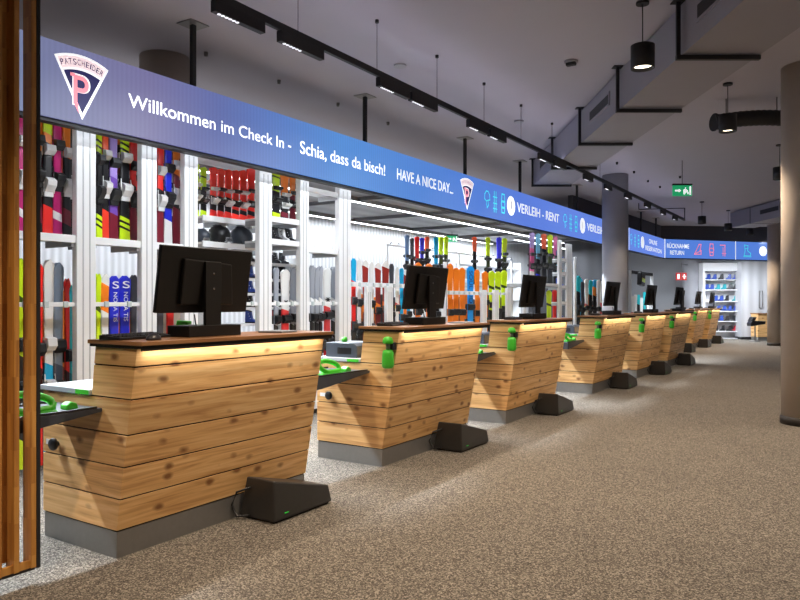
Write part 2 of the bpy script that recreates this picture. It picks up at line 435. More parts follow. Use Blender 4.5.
def build_disp():
    t = thing('hand_dispenser', '', 'dispenser', group='green dispensers hung on the counter corners')
    MB().lathe([(.0, .0), (.034, .002), (.047, .014), (.05, .035), (.046, .12), (.04, .145), (.022, .152), (0, .153)], 24).build('bottle', M_GREEN, t)
    MB().lathe([(.018, .15), (.018, .205)], 16).build('neck', M_STEEL, t)
    MB().lathe([(.0, .2), (.036, .2), (.044, .208), (.044, .225), (.034, .248), (.014, .256), (.0, .257)], 24).build('cap', M_GREEN, t)
    B(-.02, .05, .014, .052, .15, .21, bev=.003).build('wall_bracket', M_BLACK, t)
    return t
dp = build_disp(); first = True
for i in range(1, 9):
    m = dp if first else copy_tree(dp); first = False
    m.location = (-3.155+XO[i], Y0[i]-.053, .815)
    m['label'] = 'green dispenser with rounded cap hung on the left side of the %s counter' % cname[i]
# dark boxes on the low worktops
def build_printer():
    t = thing('desk_printer', '', 'printer', group='dark desk boxes on the low worktops')
    MB().prism([(-.18, 0), (.16, 0), (.16, .1), (.12, .125), (-.18, .125)], 1, 0, .34, bev=.006).build('case', M_SLATEP, t)
    B(-.05, .1, -.002, .004, .03, .085).build('slot', M_BLACK, t)
    return t
pp = build_printer(); first = True
for i in (1, 2, 3, 4):
    m = pp if first else copy_tree(pp); first = False
    m.location = (-3.70+XO[i], Y0[i]+.05, .8745)
    m['label'] = 'dark slate desk box on the low worktop of the %s counter' % cname[i]
gk = MB().lathe([(0, 0), (.022, 0), (.028, .02), (.02, .04), (0, .044)], 16).build('rubber_stamp', M_GREEN, None, (-3.78, 4.9, 1.0))
tag(gk, 'small round green stamp standing on the dark box of the second counter', 'stamp')
gs = thing('handheld_scanner', 'small green handheld scanner under the monitor on the nearest counter', 'scanner', (-3.43, 2.86, 1.1488), .4)
MB().prism([(-.02, 0), (.02, 0), (.022, .05), (.0, .07), (-.025, .055)], 1, -.02, .02, bev=.005).build('grip', M_GREEN, gs)
MB().prism([(-.05, .055), (.03, .06), (.03, .085), (-.045, .09)], 1, -.025, .025, bev=.005).build('scan_head', M_GREEN, gs)

# floor boxes
def build_box():
    t = thing('floor_box', '', 'floor box', group='black wedge boxes on the floor')
    # local x -0.3..0 , y 0..0.61 ; tall at y=0
    b = MB(); V = [(-.30,0,.012),(0,.0,.012),(0,.56,.012),(-.28,.56,.012),(-.255,.02,.258),(-.012,.01,.262),(-.015,.54,.125),(-.25,.54,.125)]
    v = [b.bm.verts.new(p) for p in V]
    fs = [b.face([v[i] for i in q]) for q in ((3,2,1,0),(4,5,6,7),(0,1,5,4),(1,2,6,5),(2,3,7,6),(3,0,4,7))]
    bmesh.ops.bevel(b.bm, geom=list({e for f in fs for e in f.edges}), offset=.012, segments=3, affect='EDGES', profile=.5)
    b.build('housing', M_CHAR, t)
    B(-.27, -.02, .02, .54, 0, .013).build('base', M_BLACK, t)
    B(-.0005, .003, .09, .125, .048, .053).build('status_light', mat('green_led', (0, .5, .05, 1), .5, emit=.45, ecol=(.05, .6, .05, 1)), t)
    MB().tube([(-.2, -.0, .2), (-.27, -.05, .17), (-.30, -.06, .09), (-.27, -.05, .02), (-.2, -.01, .03)], .007, 8).build('cable', M_BLACK, t)
    return t
fp = build_box()
for i in range(9):
    m = fp if i == 0 else copy_tree(fp)
    m.location = (-2.95+XO[i], Y0[i]+(.87 if i == 0 else .82), 0)
    m['label'] = 'black wedge-shaped box on the carpet at the foot of the %s counter' % cname[i]

# ------------------------------------------------------------------ LED banner
XB = -5.15
ZB0, ZB1 = 2.765, 3.355
def banner_mat():
    m = bpy.data.materials.new('banner_screen'); m.use_nodes = True; n = m.node_tree.nodes; l = m.node_tree.links
    b = n['Principled BSDF']; b.inputs['Base Color'].default_value = (.02, .02, .02, 1); b.inputs['Roughness'].default_value = .5
    tc = n.new('ShaderNodeTexCoord'); sp = n.new('ShaderNodeSeparateXYZ'); l.new(tc.outputs['Object'], sp.inputs[0])
    mr = n.new('ShaderNodeMapRange'); mr.inputs[1].default_value = 1.5; mr.inputs[2].default_value = 14
    l.new(sp.outputs[1], mr.inputs[0]); r = n.new('ShaderNodeValToRGB'); l.new(mr.outputs[0], r.inputs[0])
    e = r.color_ramp.elements
    stops = [(1.5, (92, 120, 140)), (2.3, (104, 132, 152)), (2.9, (110, 116, 152)), (3.9, (112, 108, 150)), (4.7, (92, 104, 160)), (5.6, (84, 118, 184)), (6.6, (80, 134, 202)), (9, (76, 122, 200)), (12, (82, 116, 206)), (14, (92, 124, 212))]
    e[0].position = 0; e[0].color = srgb(*stops[0][1]); e[1].position = 1; e[1].color = srgb(*stops[-1][1])
    for y, c in stops[1:-1]:
        q = e.new((y-1.5)/12.5); q.color = srgb(*c)
    wv = n.new('ShaderNodeTexWave'); wv.bands_direction = 'Y'; wv.inputs['Scale'].default_value = 7; l.new(tc.outputs['Object'], wv.inputs[0])
    mx = n.new('ShaderNodeMixRGB'); mx.blend_type = 'MULTIPLY'; mx.inputs[0].default_value = .08
    l.new(r.outputs[0], mx.inputs[1]); l.new(wv.outputs[0], mx.inputs[2])
    l.new(mx.outputs[0], b.inputs['Emission Color']); b.inputs['Emission Strength'].default_value = 1.18
    return m
M_SCREEN = banner_mat()
M_TXT = mat('lit_white', (.9, .9, .9, 1), .5, emit=.9, ecol=(.95, .97, 1, 1))
M_TEAL = mat('lit_teal', (.1, .6, .7, 1), .5, emit=.75, ecol=srgb(70, 205, 225))
M_PINK = mat('lit_pink', (.8, .3, .4, 1), .5, emit=.8, ecol=srgb(232, 130, 165))
M_NAVY = mat('lit_navy', (.02, .02, .1, 1), .5, emit=.6, ecol=srgb(36, 30, 92))
M_ROSE = mat('lit_rose', (.8, .3, .4, 1), .5, emit=.8, ecol=srgb(240, 140, 150))
corner = (XB, 23.3)
bend = Vector((2.7, 3.37)).normalized(); endp = (corner[0]+bend.x*4.9, corner[1]+bend.y*4.9)
ban = thing('led_banner', 'long blue LED banner with white lettering hung above the counters', 'banner', (0,0,0))
B(XB-.03, XB, .4, corner[1], ZB0, ZB1).build('screen', M_SCREEN, ban)
B(XB-.12, XB-.031, .4, corner[1]+.02, ZB0-.03, ZB1+.012).build('frame', M_BLACK2, ban)
ang = math.atan2(bend.y, bend.x)
far = MB().box(0, 4.9, -.0, .03, ZB0, ZB1).build('screen', mat('banner_far', (.02,.02,.02,1), .5, emit=1.0, ecol=srgb(84, 128, 218)), ban, (corner[0], corner[1], 0), (0, 0, ang))
MB().box(0, 4.9, .031, .12, ZB0-.03, ZB1+.012).build('frame', M_BLACK2, ban, (corner[0], corner[1], 0), (0, 0, ang))

def text_mesh(s, bold=False):
    cu = bpy.data.curves.new('t', 'FONT'); cu.body = s; cu.size = 1; cu.extrude = .0; cu.align_x = 'LEFT'
    if bold: cu.offset = .008
    o = bpy.data.objects.new('t', cu); C.objects.link(o)
    bpy.context.view_layer.update()
    me = bpy.data.meshes.new_from_object(o.evaluated_get(bpy.context.evaluated_depsgraph_get()))
    bpy.data.objects.remove(o); bpy.data.curves.remove(cu)
    return me
def fit(me, w, h, capref=True):
    xs = [v.co.x for v in me.vertices]; ys = [v.co.y for v in me.vertices]
    x0, x1 = min(xs), max(xs); cap = .70
    for v in me.vertices:
        v.co = Vector(((v.co.x-x0)/(x1-x0)*w, v.co.y/cap*h, 0))
    return me
def lettering(s, px0, px1, z0, cap, m=None, bold=True, parent=ban):
    y0, y1 = onX(px0, XB), onX(px1, XB)
    me = fit(text_mesh(s, bold), y1-y0, cap); me.name = 'lettering'; me.materials.clear(); me.materials.append(m or M_TXT)
    o = bpy.data.objects.new('lettering', me); C.objects.link(o); o.parent = parent
    o.matrix_local = Matrix(((0,0,1,XB+.002),(1,0,0,y0),(0,1,0,z0),(0,0,0,1)))
    return o
lettering('Willkommen im Check In -', 128, 291, 3.0, .115)
lettering('Schia, dass da bisch!', 300, 385, 2.995, .14)
lettering('HAVE A NICE DAY...', 397, 453, 2.995, .145)
lettering('VERLEIH - RENT', 517, 559, 2.985, .17)
lettering('VERLEIH - RENT', 587, 617, 2.985, .17)
lettering('ONLINE', 649, 657, 3.09, .13); lettering('RESERVATION', 645.5, 661.5, 2.87, .13)

def logo(px, scale, parent=ban):
    yc = onX(px, XB); x = XB+.003
    def place(o, dx=0):
        o.parent = parent; o.matrix_local = Matrix(((0,0,1,x+dx),(scale,0,0,yc),(0,scale,0,3.06),(0,0,0,1)))
        return o
    R, r, a = .50, .36, math.radians(27)
    ap = -.26
    def fan(R0, R1, half, m, dx, name, ins=0):
        mb = MB(); N = 14
        out = [(R1*math.sin(t), ap+R1*math.cos(t)) for t in [(-half+2*half*k/N) for k in range(N+1)]]
        if R0 <= ins: pts = out+[(0, ap+ins)]
        else: pts = out+[(R0*math.sin(t), ap+R0*math.cos(t)) for t in [(half-2*half*k/N) for k in range(N+1)]]
        v = [mb.bm.verts.new((p[0], p[1], 0)) for p in pts]; mb.face(v)
        return place(mb.build(name, m), dx)
    fan(0, R, a, M_TXT, 0, 'logo_outline')
    fan(0, R*.76, a-.055, M_NAVY, .001, 'logo_field', ins=.05)
    fan(R*.79, R*.965, a-.03, mat('lit_cream', (.9,.8,.8,1), .5, emit=.85, ecol=srgb(250, 222, 228)), .001, 'logo_band')
    p = text_mesh('P', True); fit(p, .13, .225); 
    for v in p.vertices: v.co.x -= .075; v.co.y -= .145
    p.materials.clear(); p.materials.append(M_TXT)
    for v in p.vertices: v.co.x = v.co.x*1.16+.004; v.co.y = (v.co.y+.03)*1.1-.03
    place(link_mesh('logo_letter_rim', p), .002)
    p2 = text_mesh('P', True); fit(p2, .13, .225)
    for v in p2.vertices: v.co.x -= .075; v.co.y -= .145
    p2.materials.clear(); p2.materials.append(M_ROSE)
    place(link_mesh('logo_letter', p2), .003)
    # stem tail and serif of the P
    mb = MB(); vs = [mb.bm.verts.new((q[0], q[1], 0)) for q in ((-.075,-.14),(-.035,-.14),(-.028,-.215),(-.04,-.20))]; mb.face(vs)
    mb2 = [mb.bm.verts.new((q[0], q[1], 0)) for q in ((-.1,.06),(-.06,.06),(-.06,.085),(-.1,.085))]; mb.face(mb2)
    place(mb.build('logo_tail', M_ROSE), .003)
    word = 'PATSCHEIDER'; ws = [.010 if c == 'I' else .027 for c in word]; gap = .0085
    tot = sum(ws)+gap*(len(word)-1); pos = -tot/2; rr = R*.835
    for ch, wd in zip(word, ws):
        t = (pos+wd/2)/(R*.87); pos += wd+gap
        me = text_mesh(ch, True); fit(me, wd, .045)
        for v in me.vertices:
            lx, ly = v.co.x-wd/2, v.co.y
            v.co = Vector((rr*math.sin(t)+lx*math.cos(t)+ly*math.sin(t), ap+rr*math.cos(t)-lx*math.sin(t)+ly*math.cos(t), 0))
        me.materials.clear(); me.materials.append(M_NAVY)
        place(link_mesh('logo_lettering', me), .002)
def link_mesh(name, me):
    me.name = name; o = bpy.data.objects.new(name, me); C.objects.link(o); return o
logo(82, 1.02); logo(467, 1.0)

def flat(poly_list, m, name, yc, zc, sc, mirror=False, frame=None):
    """strokes given as polylines in a unit icon; drawn as thin ribbons"""
    mb = MB()
    for pts, wd in poly_list:
        if wd == 0:
            v = [mb.bm.verts.new((0, p[0], p[1])) for p in pts]; mb.face(v); continue
        for (a, b) in zip(pts[:-1], pts[1:]):
            a, b = Vector(a), Vector(b); d = (b-a).normalized()*wd*.5; q = Vector((-d.y, d.x))
            v = [mb.bm.verts.new((0, p.x, p.y)) for p in (a-d-q, b+d-q, b+d+q, a-d+q)]; mb.face(v)
    for v in mb.bm.verts: v.co = v.co*sc
    o = mb.build(name, m); o.parent = ban
    if frame is None: o.location = (XB+.003, yc, zc)
    else:
        d = frame; o.location = (corner[0]+bend.x*d+bend.y*.004, corner[1]+bend.y*d-bend.x*.004, zc); o.rotation_euler = (0, 0, ang-math.pi/2)
    return o
def circ(r, n=20, cx=0, cy=0): return [(cx+r*math.cos(2*math.pi*k/n), cy+r*math.sin(2*math.pi*k/n)) for k in range(n+1)]
IC_HELM = [([(-.3,0),(-.28,.25),(-.1,.42),(.12,.42),(.3,.25),(.33,.0),(.1,-.05),(-.1,-.1),(-.3,0)], .06), ([(.1,-.05),(.15,-.3),(.0,-.45)], .06), ([(-.1,-.1),(-.05,-.3),(0,-.45)], .05)]
IC_SKI = [([(-.1,-.5),(-.1,.45)], .07), ([(.1,-.5),(.1,.45)], .07), ([(-.2,.2),(.2,.2)], .05), ([(-.2,-.1),(.2,-.1)], .05), ([(-.2,-.35),(.2,-.35)], .05)]
IC_BOARD = [([(-.14,-.45),(-.2,0),(-.14,.45),(.14,.45),(.2,0),(.14,-.45),(-.14,-.45)], .07), ([(-.15,.1),(.15,.1)], .1), ([(-.15,-.2),(.15,-.2)], .1)]
IC_BOOT = [([(-.25,.45),(.1,.4),(.05,0),(.35,-.2),(.35,-.4),(-.3,-.4),(-.2,0),(-.25,.45)], .06), ([(-.2,.15),(.1,.2)], .05), ([(-.35,-.48),(.4,-.48)], .05)]
IC_RET = [([(-.35,-.4),(.3,-.4),(.3,-.1),(-.35,-.4),(.1,.4),(.3,.4),(.2,-.1)], .08)]
IC_POLE = [([(-.3,.42),(.2,.42),(.2,-.5)], .09), ([(0,.2),(0,-.5)], .07), ([(-.1,-.3),(.3,-.3)], .06)]
IC_DISC = [(circ(.3)[:-1], 0)]
for base in ((487, 495, 503, 511), (565, 570.5, 576, 582.5), (631, 635, 638.5, 642.5)):
    sc = [.30, .34, .34, .55]
    for px, ic, m, q in zip(base, (IC_HELM, IC_SKI, IC_BOARD, IC_DISC), (M_TEAL, M_TEAL, M_TEAL, M_TXT), sc):
        o = flat(ic, m, 'icon', onX(px, XB), 3.06, q*1.05)
        if ic is IC_DISC: flat([([(0, -.08), (0, .13)], .07)], M_NAVY, 'icon_mark', onX(px, XB), 3.06, .5).location.x = XB+.005
def far_s(px):                                # distance along the far section for a picture column
    t = (px-400)/F
    cx, cy = corner; D, L = -sn*cx+cs*cy, cs*cx+sn*cy; dd, dl = -sn*bend.x+cs*bend.y, cs*bend.x+sn*bend.y
    return (t*D-L)/(dl-t*dd)
for px, ic, m, q in ((698, IC_RET, M_PINK, .40), (711.5, IC_BOARD, M_PINK, .42), (723, IC_POLE, M_PINK, .38), (747, IC_BOOT, M_TEAL, .42), (763, IC_DISC, M_TXT, .55)):
    flat(ic, m, 'icon', 0, 3.06, q, frame=far_s(px))
def far_text(s, px0, px1, z, cap):
    a, b = far_s(px0), far_s(px1)
    me = fit(text_mesh(s, True), b-a, cap); me.materials.clear(); me.materials.append(M_TXT)
    o = link_mesh('lettering', me); o.parent = ban
    n = Vector((bend.y, -bend.x, 0)); u = Vector((bend.x, bend.y, 0))
    p = Vector((corner[0], corner[1], z))+u*a+n*.004
    o.matrix_local = Matrix(((u.x, 0, n.x, p.x), (u.y, 0, n.y, p.y), (0, 1, 0, p.z), (0, 0, 0, 1)))
far_text('RÜCKNAHME', 667, 689, 3.08, .14); far_text('RETURN', 670, 684, 2.87, .13)
for px in (735.5, 664.8):
    s_ = max(.02, far_s(px)); flat([([(0, -.5), (0, .5)], .05)], M_TXT, 'divider', 0, 3.06, .58, frame=s_)
flat([([(0, -.5), (0, .5)], .05)], M_TXT, 'divider', onX(629, XB), 3.06, .58)
B(XB-.27, XB-.121, .9, 18.2, 2.862, 2.89).build('light_strip_housing', M_BLACK2, ban)
# hanger rods with ceiling plates
for i, px in enumerate((193, 365, 465, 520, 577, 641, 656)):
    y = onX(px, XB-.075)
    if px > 600 and px < 630: continue
    t = thing('hanger_rod', 'black square rod hanging the LED banner from the ceiling, %s from the left' % ORD[i], 'rod', (XB-.075, y, ZB1+.013), group='banner hanger rods')
    B(-.022, .022, -.022, .022, 0, ZC-ZB1-.022, bev=.002).build('rod', M_BLACK2, t)
    B(-.1, .1, -.11, .11, ZC-ZB1-.022, ZC-ZB1-.014, bev=.001).build('ceiling_plate', M_STEEL, t)

# ------------------------------------------------------------------ track with light modules
XT, ZT = -3.716, 3.45
tr = thing('light_track', 'long black lighting track hung from the ceiling above the counters', 'track light', (XT, 0, ZT))
B(-.018, .018, 1.6, 19.1, -.012, .045, bev=.002).build('rail', M_BLACK2, tr)
for px in (209, 298, 377, 437, 484, 521, 552, 600):
    y = onX(px, XT)
    MB().tube([(0, y, .045), (0, y, ZC-ZT-.02)], .003, 6).build('wire', M_BLACK2, tr)
    MB().lathe([(.018, ZC-ZT-.03), (.018, ZC-ZT-.002)], 12, (0, y, 0)).build('wire_anchor', M_BLACK2, tr)
mods = [(213,263),(279,322),(378,408),(410,436),(468,487),(489,505),(539,552),(554,565),(584,592),(605,611),(625,631),(645,650),(661,665),(673,677)]
for i, (a, b) in enumerate(mods):
    y0, y1 = onX(a, XT), onX(b, XT)
    if i > 7: y1 = min(y1, y0+.45)
    t = thing('track_spot_module', 'black linear spotlight module under the lighting track, %s from the left' % (ORD[i] if i < 12 else ['thirteenth','fourteenth'][i-12]), 'spotlight', (XT, y0, ZT-.013), group='modules on the lighting track')
    B(-.026, .026, 0, y1-y0, -.085, 0, bev=.003).build('housing', M_BLACK2, t)
    n = 6; L = y1-y0; lm = MB()
    for k in range(n):
        c = L*(.08+.42*(k+.5)/n); lm.lathe([(.014, -.0865), (.014, -.0855)], 10, (0, c, 0))
    lm.build('lens_row', M_MODLED, t)
    if i in (0, 1, 2, 3, 4, 6, 8, 10, 12):
        yc = (y0+y1)/2
        if i < 9: spot_light('rack_spot', (XT, yc+.1, ZT-.11), (-5.5, yc+.1, 1.3), 60*E_TRACK, (.88, .94, 1), 100, .8, .05)
        spot_light('track_spot', (XT, yc, ZT-.11), (XT+.9, yc, 0), 60*E_TRACK, (1, .82, .62), 95, .8, .06)
er = thing('track_end_bracket', 'thin black angled rod at the far end of the lighting track', 'bracket', (XT, 19.1, ZT))
MB().tube([(0, .02, 0), (0, .02, .32)], .012, 6).tube([(0, .02, .32), (-1.1, -.2, .34)], .01, 6).build('rod', M_BLACK2, er)
MB().tube([(-1.1, -.2, .34), (-1.1, -.2, ZC-ZT-.002)], .01, 6).build('upright', M_BLACK2, er)

# ------------------------------------------------------------------ ducts
def duct(name, label, L, d0, d1, w, zb, struts, grilles, seam=()):
    x, y = vl(d0, L)
    t = thing(name, label, 'duct', (x, y, 0), YAW)       # local y = view axis, local x = to the right
    b = MB(); b.box(0, w, 0, d1-d0, zb, ZC-.03); b.build('casing', M_DUCT, t)
    for d in seam: B(-.006, w+.006, d-d0-.012, d-d0+.012, zb-.006, ZC-.031).build('seam', M_BLACK2, t)
    for d in struts:
        q = MB(); q.box(-.055, -.02, d-d0-.012, d-d0+.012, zb-.05, ZC-.004)
        q.build('hanging_rod', M_BLACK2, t)
        B(-.055, w-.01, d-d0-.02, d-d0+.02, zb-.05, zb-.012).build('strut', M_BLACK2, t)
        B(-.09, .01, d-d0-.05, d-d0+.05, ZC-.012, ZC-.003).build('anchor_plate', M_BLACK2, t)
    for a, bb in grilles:
        g = MB(); g.box(-.012, -.0005, a-d0-.03, bb-d0+.03, zb+.15, zb+.31); go = g.build('grille_frame', M_DUCT, t)
        lv = MB(); lv.box(-.0135, -.0125, a-d0, bb-d0, zb+.175, zb+.285); go2 = lv.build('grille_opening', M_BLACK2, go)
        for k in range(4): pass
    return t
duct('air_duct', 'large grey rectangular air duct running diagonally under the ceiling at the upper right', 2.45, 1.8, 12.9, .68, 3.50,
     (4.4, 6.07, 7.76, 9.4, 11.1, 12.75), ((4.9, 5.74), (8.2, 9.0), (11.6, 12.2)))
duct('air_duct', 'smaller bluish rectangular air duct in the distance beside the near beige column', 9.58, 14.5, 20.3, .7, 3.5, (), ((17.7, 18.6),), seam=(19.15,))
rd = MB(); pts = []; rr = []
for k in range(60):
    f = k/59; x, y = vl(9.0-.25*f, 4.05+2.0*f); pts.append((x, y, 3.66+.04*math.sin(f*6))); rr.append(.095+(.006 if k % 2 else 0))
rt = thing('round_duct', 'black ribbed round duct behind the second pendant lamp', 'duct', (0,0,0))
rd.tube(pts, rr, 16).build('ribbed_pipe', M_BLACK2, rt)
for k in (4, 22, 40):
    p = pts[k]; MB().tube([(p[0], p[1], p[2]+.09), (p[0], p[1], ZC-.002)], .006, 6).build('hanger', M_BLACK2, rt)
MB().tube([pts[0], (pts[0][0]-.012, pts[0][1]-.01, pts[0][2])], .115, 16).build('end_collar', M_BLACK2, rt)

# ------------------------------------------------------------------ pendant lamps
def build_pendant():
    t = thing('pendant_lamp', '', 'pendant lamp', group='black cylinder pendant lamps')
    MB().lathe([(.0, .1), (.088, .1), (.088, .0), (.1, .0), (.1, .2), (.0, .2)], 32).build('shade', M_BLACK2, t)
    MB().lathe([(.0, .03), (.086, .03), (.086, .04), (0, .041)], 24).build('lamp_face', M_LAMP, t)
    MB().tube([(0, 0, .2), (0, 0, ZC-3.38-.02)], .005, 6).build('cord', M_BLACK2, t)
    MB().lathe([(.055, ZC-3.38-.024), (.055, ZC-3.38-.002)], 20).build('ceiling_rose', M_BLACK2, t)
    return t
pend = [((-1.56, 6.25), 'nearest black cylinder pendant lamp, in front of the big air duct'),
        (vl(8.35, 3.91), 'second black cylinder pendant lamp, in front of the ribbed round duct'),
        (vl(11.6, 6.29), 'black cylinder pendant lamp half hidden by the near beige column'),
        (vl(18.2, 7.85), 'small distant black pendant lamp above the red icons of the banner'),
        (vl(19.9, 9.33), 'distant black pendant lamp beside the far corner of the bluish duct'),
        (vl(21.2, 10.6), 'farthest black pendant lamp, above the boot icon of the banner')]
pp_ = build_pendant()
for i, (xy, lab) in enumerate(pend):
    m = pp_ if i == 0 else copy_tree(pp_)
    m.location = (xy[0], xy[1], 3.38); m['label'] = lab
    spot_light('pendant_or_fill_spot', (xy[0], xy[1], 3.37), (xy[0], xy[1], 0), 150*E_PEND, WARM, 110, .9, .08)
# unseen spots added out of view to fill the aisle and counter fronts
for k, xy in enumerate(((-1.85, 3.4), (-2.1, .6), (.9, 2.0), (1.1, 6.0), (1.3, 10.0))):
    spot_light('pendant_or_fill_spot', (xy[0], xy[1], 3.37), (xy[0], xy[1], 0), (140, 180, 110, 130, 110)[k]*E_PEND, WARM, 110, .9, .08)

# ------------------------------------------------------------------ small ceiling fittings
def ceil_pt(px, py):
    d = (ZC-H)*F/(302-py); return vl(d, (px-400)/F*d)
for px, py, r, lab in ((400, 65, .07, 'flat round detector on the ceiling right of the track, nearer one'), (519, 121, .07, 'flat round detector on the ceiling above the track, farther one')):
    x, y = ceil_pt(px, py)
    tag(MB().lathe([(r, ZC-.02), (r, ZC-.002)], 24, (x, y, 0)).build('smoke_detector', mat('detector_white', (.4,.4,.42,1), .5)), lab, 'smoke detector', 'round ceiling detectors')
x, y = ceil_pt(571, 61)
sc = thing('ceiling_sensor', 'small black box sensor on the bare ceiling left of the big duct', 'sensor', (x, y, ZC-.03))
B(-.05, .05, -.03, .03, -.02, .012, bev=.004).build('housing', M_BLACK2, sc)
MB().lathe([(.075, .012), (.075, .029)], 20).build('rose', M_DUCT, sc)
for px, py, drop, lab in ((311, 117, .1, 'black drum speaker hung above the word Schia behind the banner'), (430, 156, .1, 'black drum speaker hung behind the banner above the nice day greeting')):
    X = -6.6; y = onX(px, X); z = zat(py, X, y)
    t = thing('drum_speaker', lab, 'speaker', (X, y, z), group='hanging drum speakers')
    MB().lathe([(.0, -.05), (.1, -.05), (.1, .05), (0, .055)], 20).build('drum', M_BLACK2, t)
    MB().tube([(0, 0, .05), (0, 0, ZC-z-.002)], .003, 6).build('wire', M_BLACK2, t)
n_ = 0
for px, py in ((206, 52), (279, 80), (338, 103), (388, 122), (617, 162), (634, 171), (648, 180), (660, 186), (680, 176)):
    x, y = ceil_pt(px, py); n_ += 1
    t = tag(MB().lathe([(.0, ZC-.05), (.02, ZC-.045), (.022, ZC-.002)], 12, (x, y, 0)).build('sprinkler_head', M_STEEL if n_ < 5 else M_BLACK2), 'tiny ceiling sprinkler head, %s from the left' % ORD[n_-1], 'sprinkler', 'ceiling sprinkler heads')

# exit signs
def exit_sign(loc, rz, w, lab, drop):
    t = thing('exit_sign', lab, 'exit sign', loc, rz)
    B(-w/2, w/2, -.02, .02, -w*.28, w*.28, bev=.003).build('sign_box', mat('exit_green', (.02, .3, .12, 1), .4, emit=.8, ecol=srgb(20, 150, 95)), t)
    B(-w/2-.005, w/2+.005, -.025, .025, w*.28, w*.28+.03).build('cap', M_BLACK2, t)
    mb = MB(); y = -.0215
    def q(pts):
        v = [mb.bm.verts.new((p[0]*w, y, p[1]*w)) for p in pts]; mb.face(v)
    q([(-.4,.04),(-.2,.04),(-.2,.1),(-.08,0),(-.2,-.1),(-.2,-.04),(-.4,-.04)][::-1])       # arrow
    q([(.05,-.2),(.12,-.2),(.18,-.02),(.12,.08),(.04,.05)]); q([(.18,-.02),(.3,-.06),(.32,-.18),(.26,-.2),(.24,-.1),(.16,-.08)])
    q([(.12,.08),(.2,.06),(.28,.0),(.26,-.03),(.17,.01)]); q([(.11,.12+.0),(.15,.1),(.19,.14),(.15,.18)])
    q([(.36,-.22),(.44,-.22),(.44,.22),(.36,.22)])
    mb.build('pictogram', M_TXT, t)
    MB().tube([(0, 0, w*.28+.03), (0, 0, drop)], .006, 6).build('hanger', M_BLACK2, t)
    return t
x, y = vl(12.9, 5.2)
exit_sign((x, y, 3.40), YAW, .35, 'lit green exit sign hanging under the hall ceiling right of the grey column', ZC-3.40-.002)
yy = onX(452, -7.9)
exit_sign((-7.9, yy, 2.82), math.radians(50), .26, 'lit green exit sign under the storage canopy above the hanging skis', .16)

# ------------------------------------------------------------------ storage canopy
cn = thing('storage_canopy', 'suspended grey canopy with white LED strips over the ski storage', 'canopy', (0,0,0))
B(-8.78, -5.86, 3.5, 18.6, 3.02, 3.06).build('sheet', M_CANOPY, cn)
B(-5.86, -5.83, 3.5, 18.6, 2.93, 3.08).build('front_beam', M_BLACK2, cn)
for k in range(7):
    y = 4.6+2.2*k
    B(-8.7, -5.86, y-.025, y+.025, 2.96, 3.02).build('cross_beam', mat('beam_grey', (.12,.12,.13,1), .6), cn)
for x, y0, y1 in ((-6.7, 3.9, 18.4), (-8.45, 4.2, 17.6)):
    B(x-.035, x+.035, y0, y1, 2.945, 2.951).build('led_strip', M_LED, cn); B(x-.05, x+.05, y0, y1, 2.951, 3.02).build('strip_housing', M_STEEL, cn)
for y in (6, 10, 14, 18):
    MB().tube([(-7.2, y, 3.06), (-7.2, y, ZC-.002)], .006, 6).build('wire', M_BLACK2, cn)

lt = thing('led_tube', 'short white LED strip at the far end of the ski storage', 'lamp', (-7.4, 16.8, 2.95))
B(-.03, .03, 0, 3.8, 0, .012).build('led_strip', M_LED, lt); B(-.04, .04, 0, 3.8, .012, .05).build('strip_housing', M_STEEL, lt)
for yy in (1.9+.2, 3.6): MB().tube([(0, yy, .05), (0, yy, ZC-2.95-.002)], .005, 6).build('wire', M_BLACK2, lt)
area_light('led_tube_light', (-7.4, 18.7, 2.945), .05, 3.8, 130, COOL)
# ------------------------------------------------------------------ ski racks: uprights, shelves, rails
XR = -5.4
def upright(i, px0, px1, py_top, X=XR, lab=None, depth=.07, holes=True):
    y0, y1 = onX(px0, X-depth), onX(px1, X); yc = (y0+y1)/2; z1 = zat(py_top, X, yc); w2 = (y1-y0)/2
    t = thing('rack_upright', lab, 'rack upright', (X, yc, 0), group='white rack uprights')
    m = MB(); m.box(-depth, 0, -w2, w2, 0, z1, bev=.004)
    m.build('post', M_WHITE, t)
    gm = MB()
    for yy in (-w2*.35, w2*.35): gm.box(0, .0015, yy-.006, yy+.006, .05, z1-.08)
    gm.build('groove', mat('groove_grey', (.42,.43,.45,1), .5), t)
    return t, y0, y1, z1
ups = [(5, 16, 118), (72, 96, 122), (137, 157, 137), (180, 198, 148), (255, 272, 167), (296, 309, 175.5), (335, 351, 185)]
UP = []
for i, (a, b, c) in enumerate(ups):
    UP.append(upright(i, a, b, c, lab='broad white rack upright, %s from the left%s' % (ORD[i], ', beyond the timber slats' if i == 0 else ''))[1:3])
thin = [(364, 372, 286), (384, 393, 286), (443, 447, 262), (480, 487, 290), (492, 499, 290), (505, 511, 288), (522, 526, 285), (557, 562, 240), (565, 572, 244), (573, 576.5, 257)]
TH = []
for i, (a, b, c) in enumerate(thin):
    TH.append(upright(i, a, b, c, lab='narrow white rack upright beyond the tall posts, %s from the left' % ORD[i], depth=.05)[1:3])
def shelf(y0, y1, z, xf, xd, lab, t_=.05, lip=True):
    t = thing('rack_shelf', lab, 'shelf', (xf, y0, z), group='white rack shelves')
    B(-xd, 0, 0, y1-y0, -t_*.5, 0).build('board', M_WHITE, t)
    if lip: B(-.012, .004, 0, y1-y0, -t_, .012, bev=.002).build('front_lip', M_WHITE, t)
    nb = max(2, int((y1-y0)/.35)+1); 
    for k in range(nb):
        yy = (y1-y0)*k/(nb-1) if nb > 1 else 0; yy = min(max(yy, .015), y1-y0-.015)
        B(-xd, -.013, yy-.012, yy+.012, -t_*1.6, -t_*.5).build('bracket', mat('bracket_grey', (.35,.36,.38,1), .4), t)
    return t
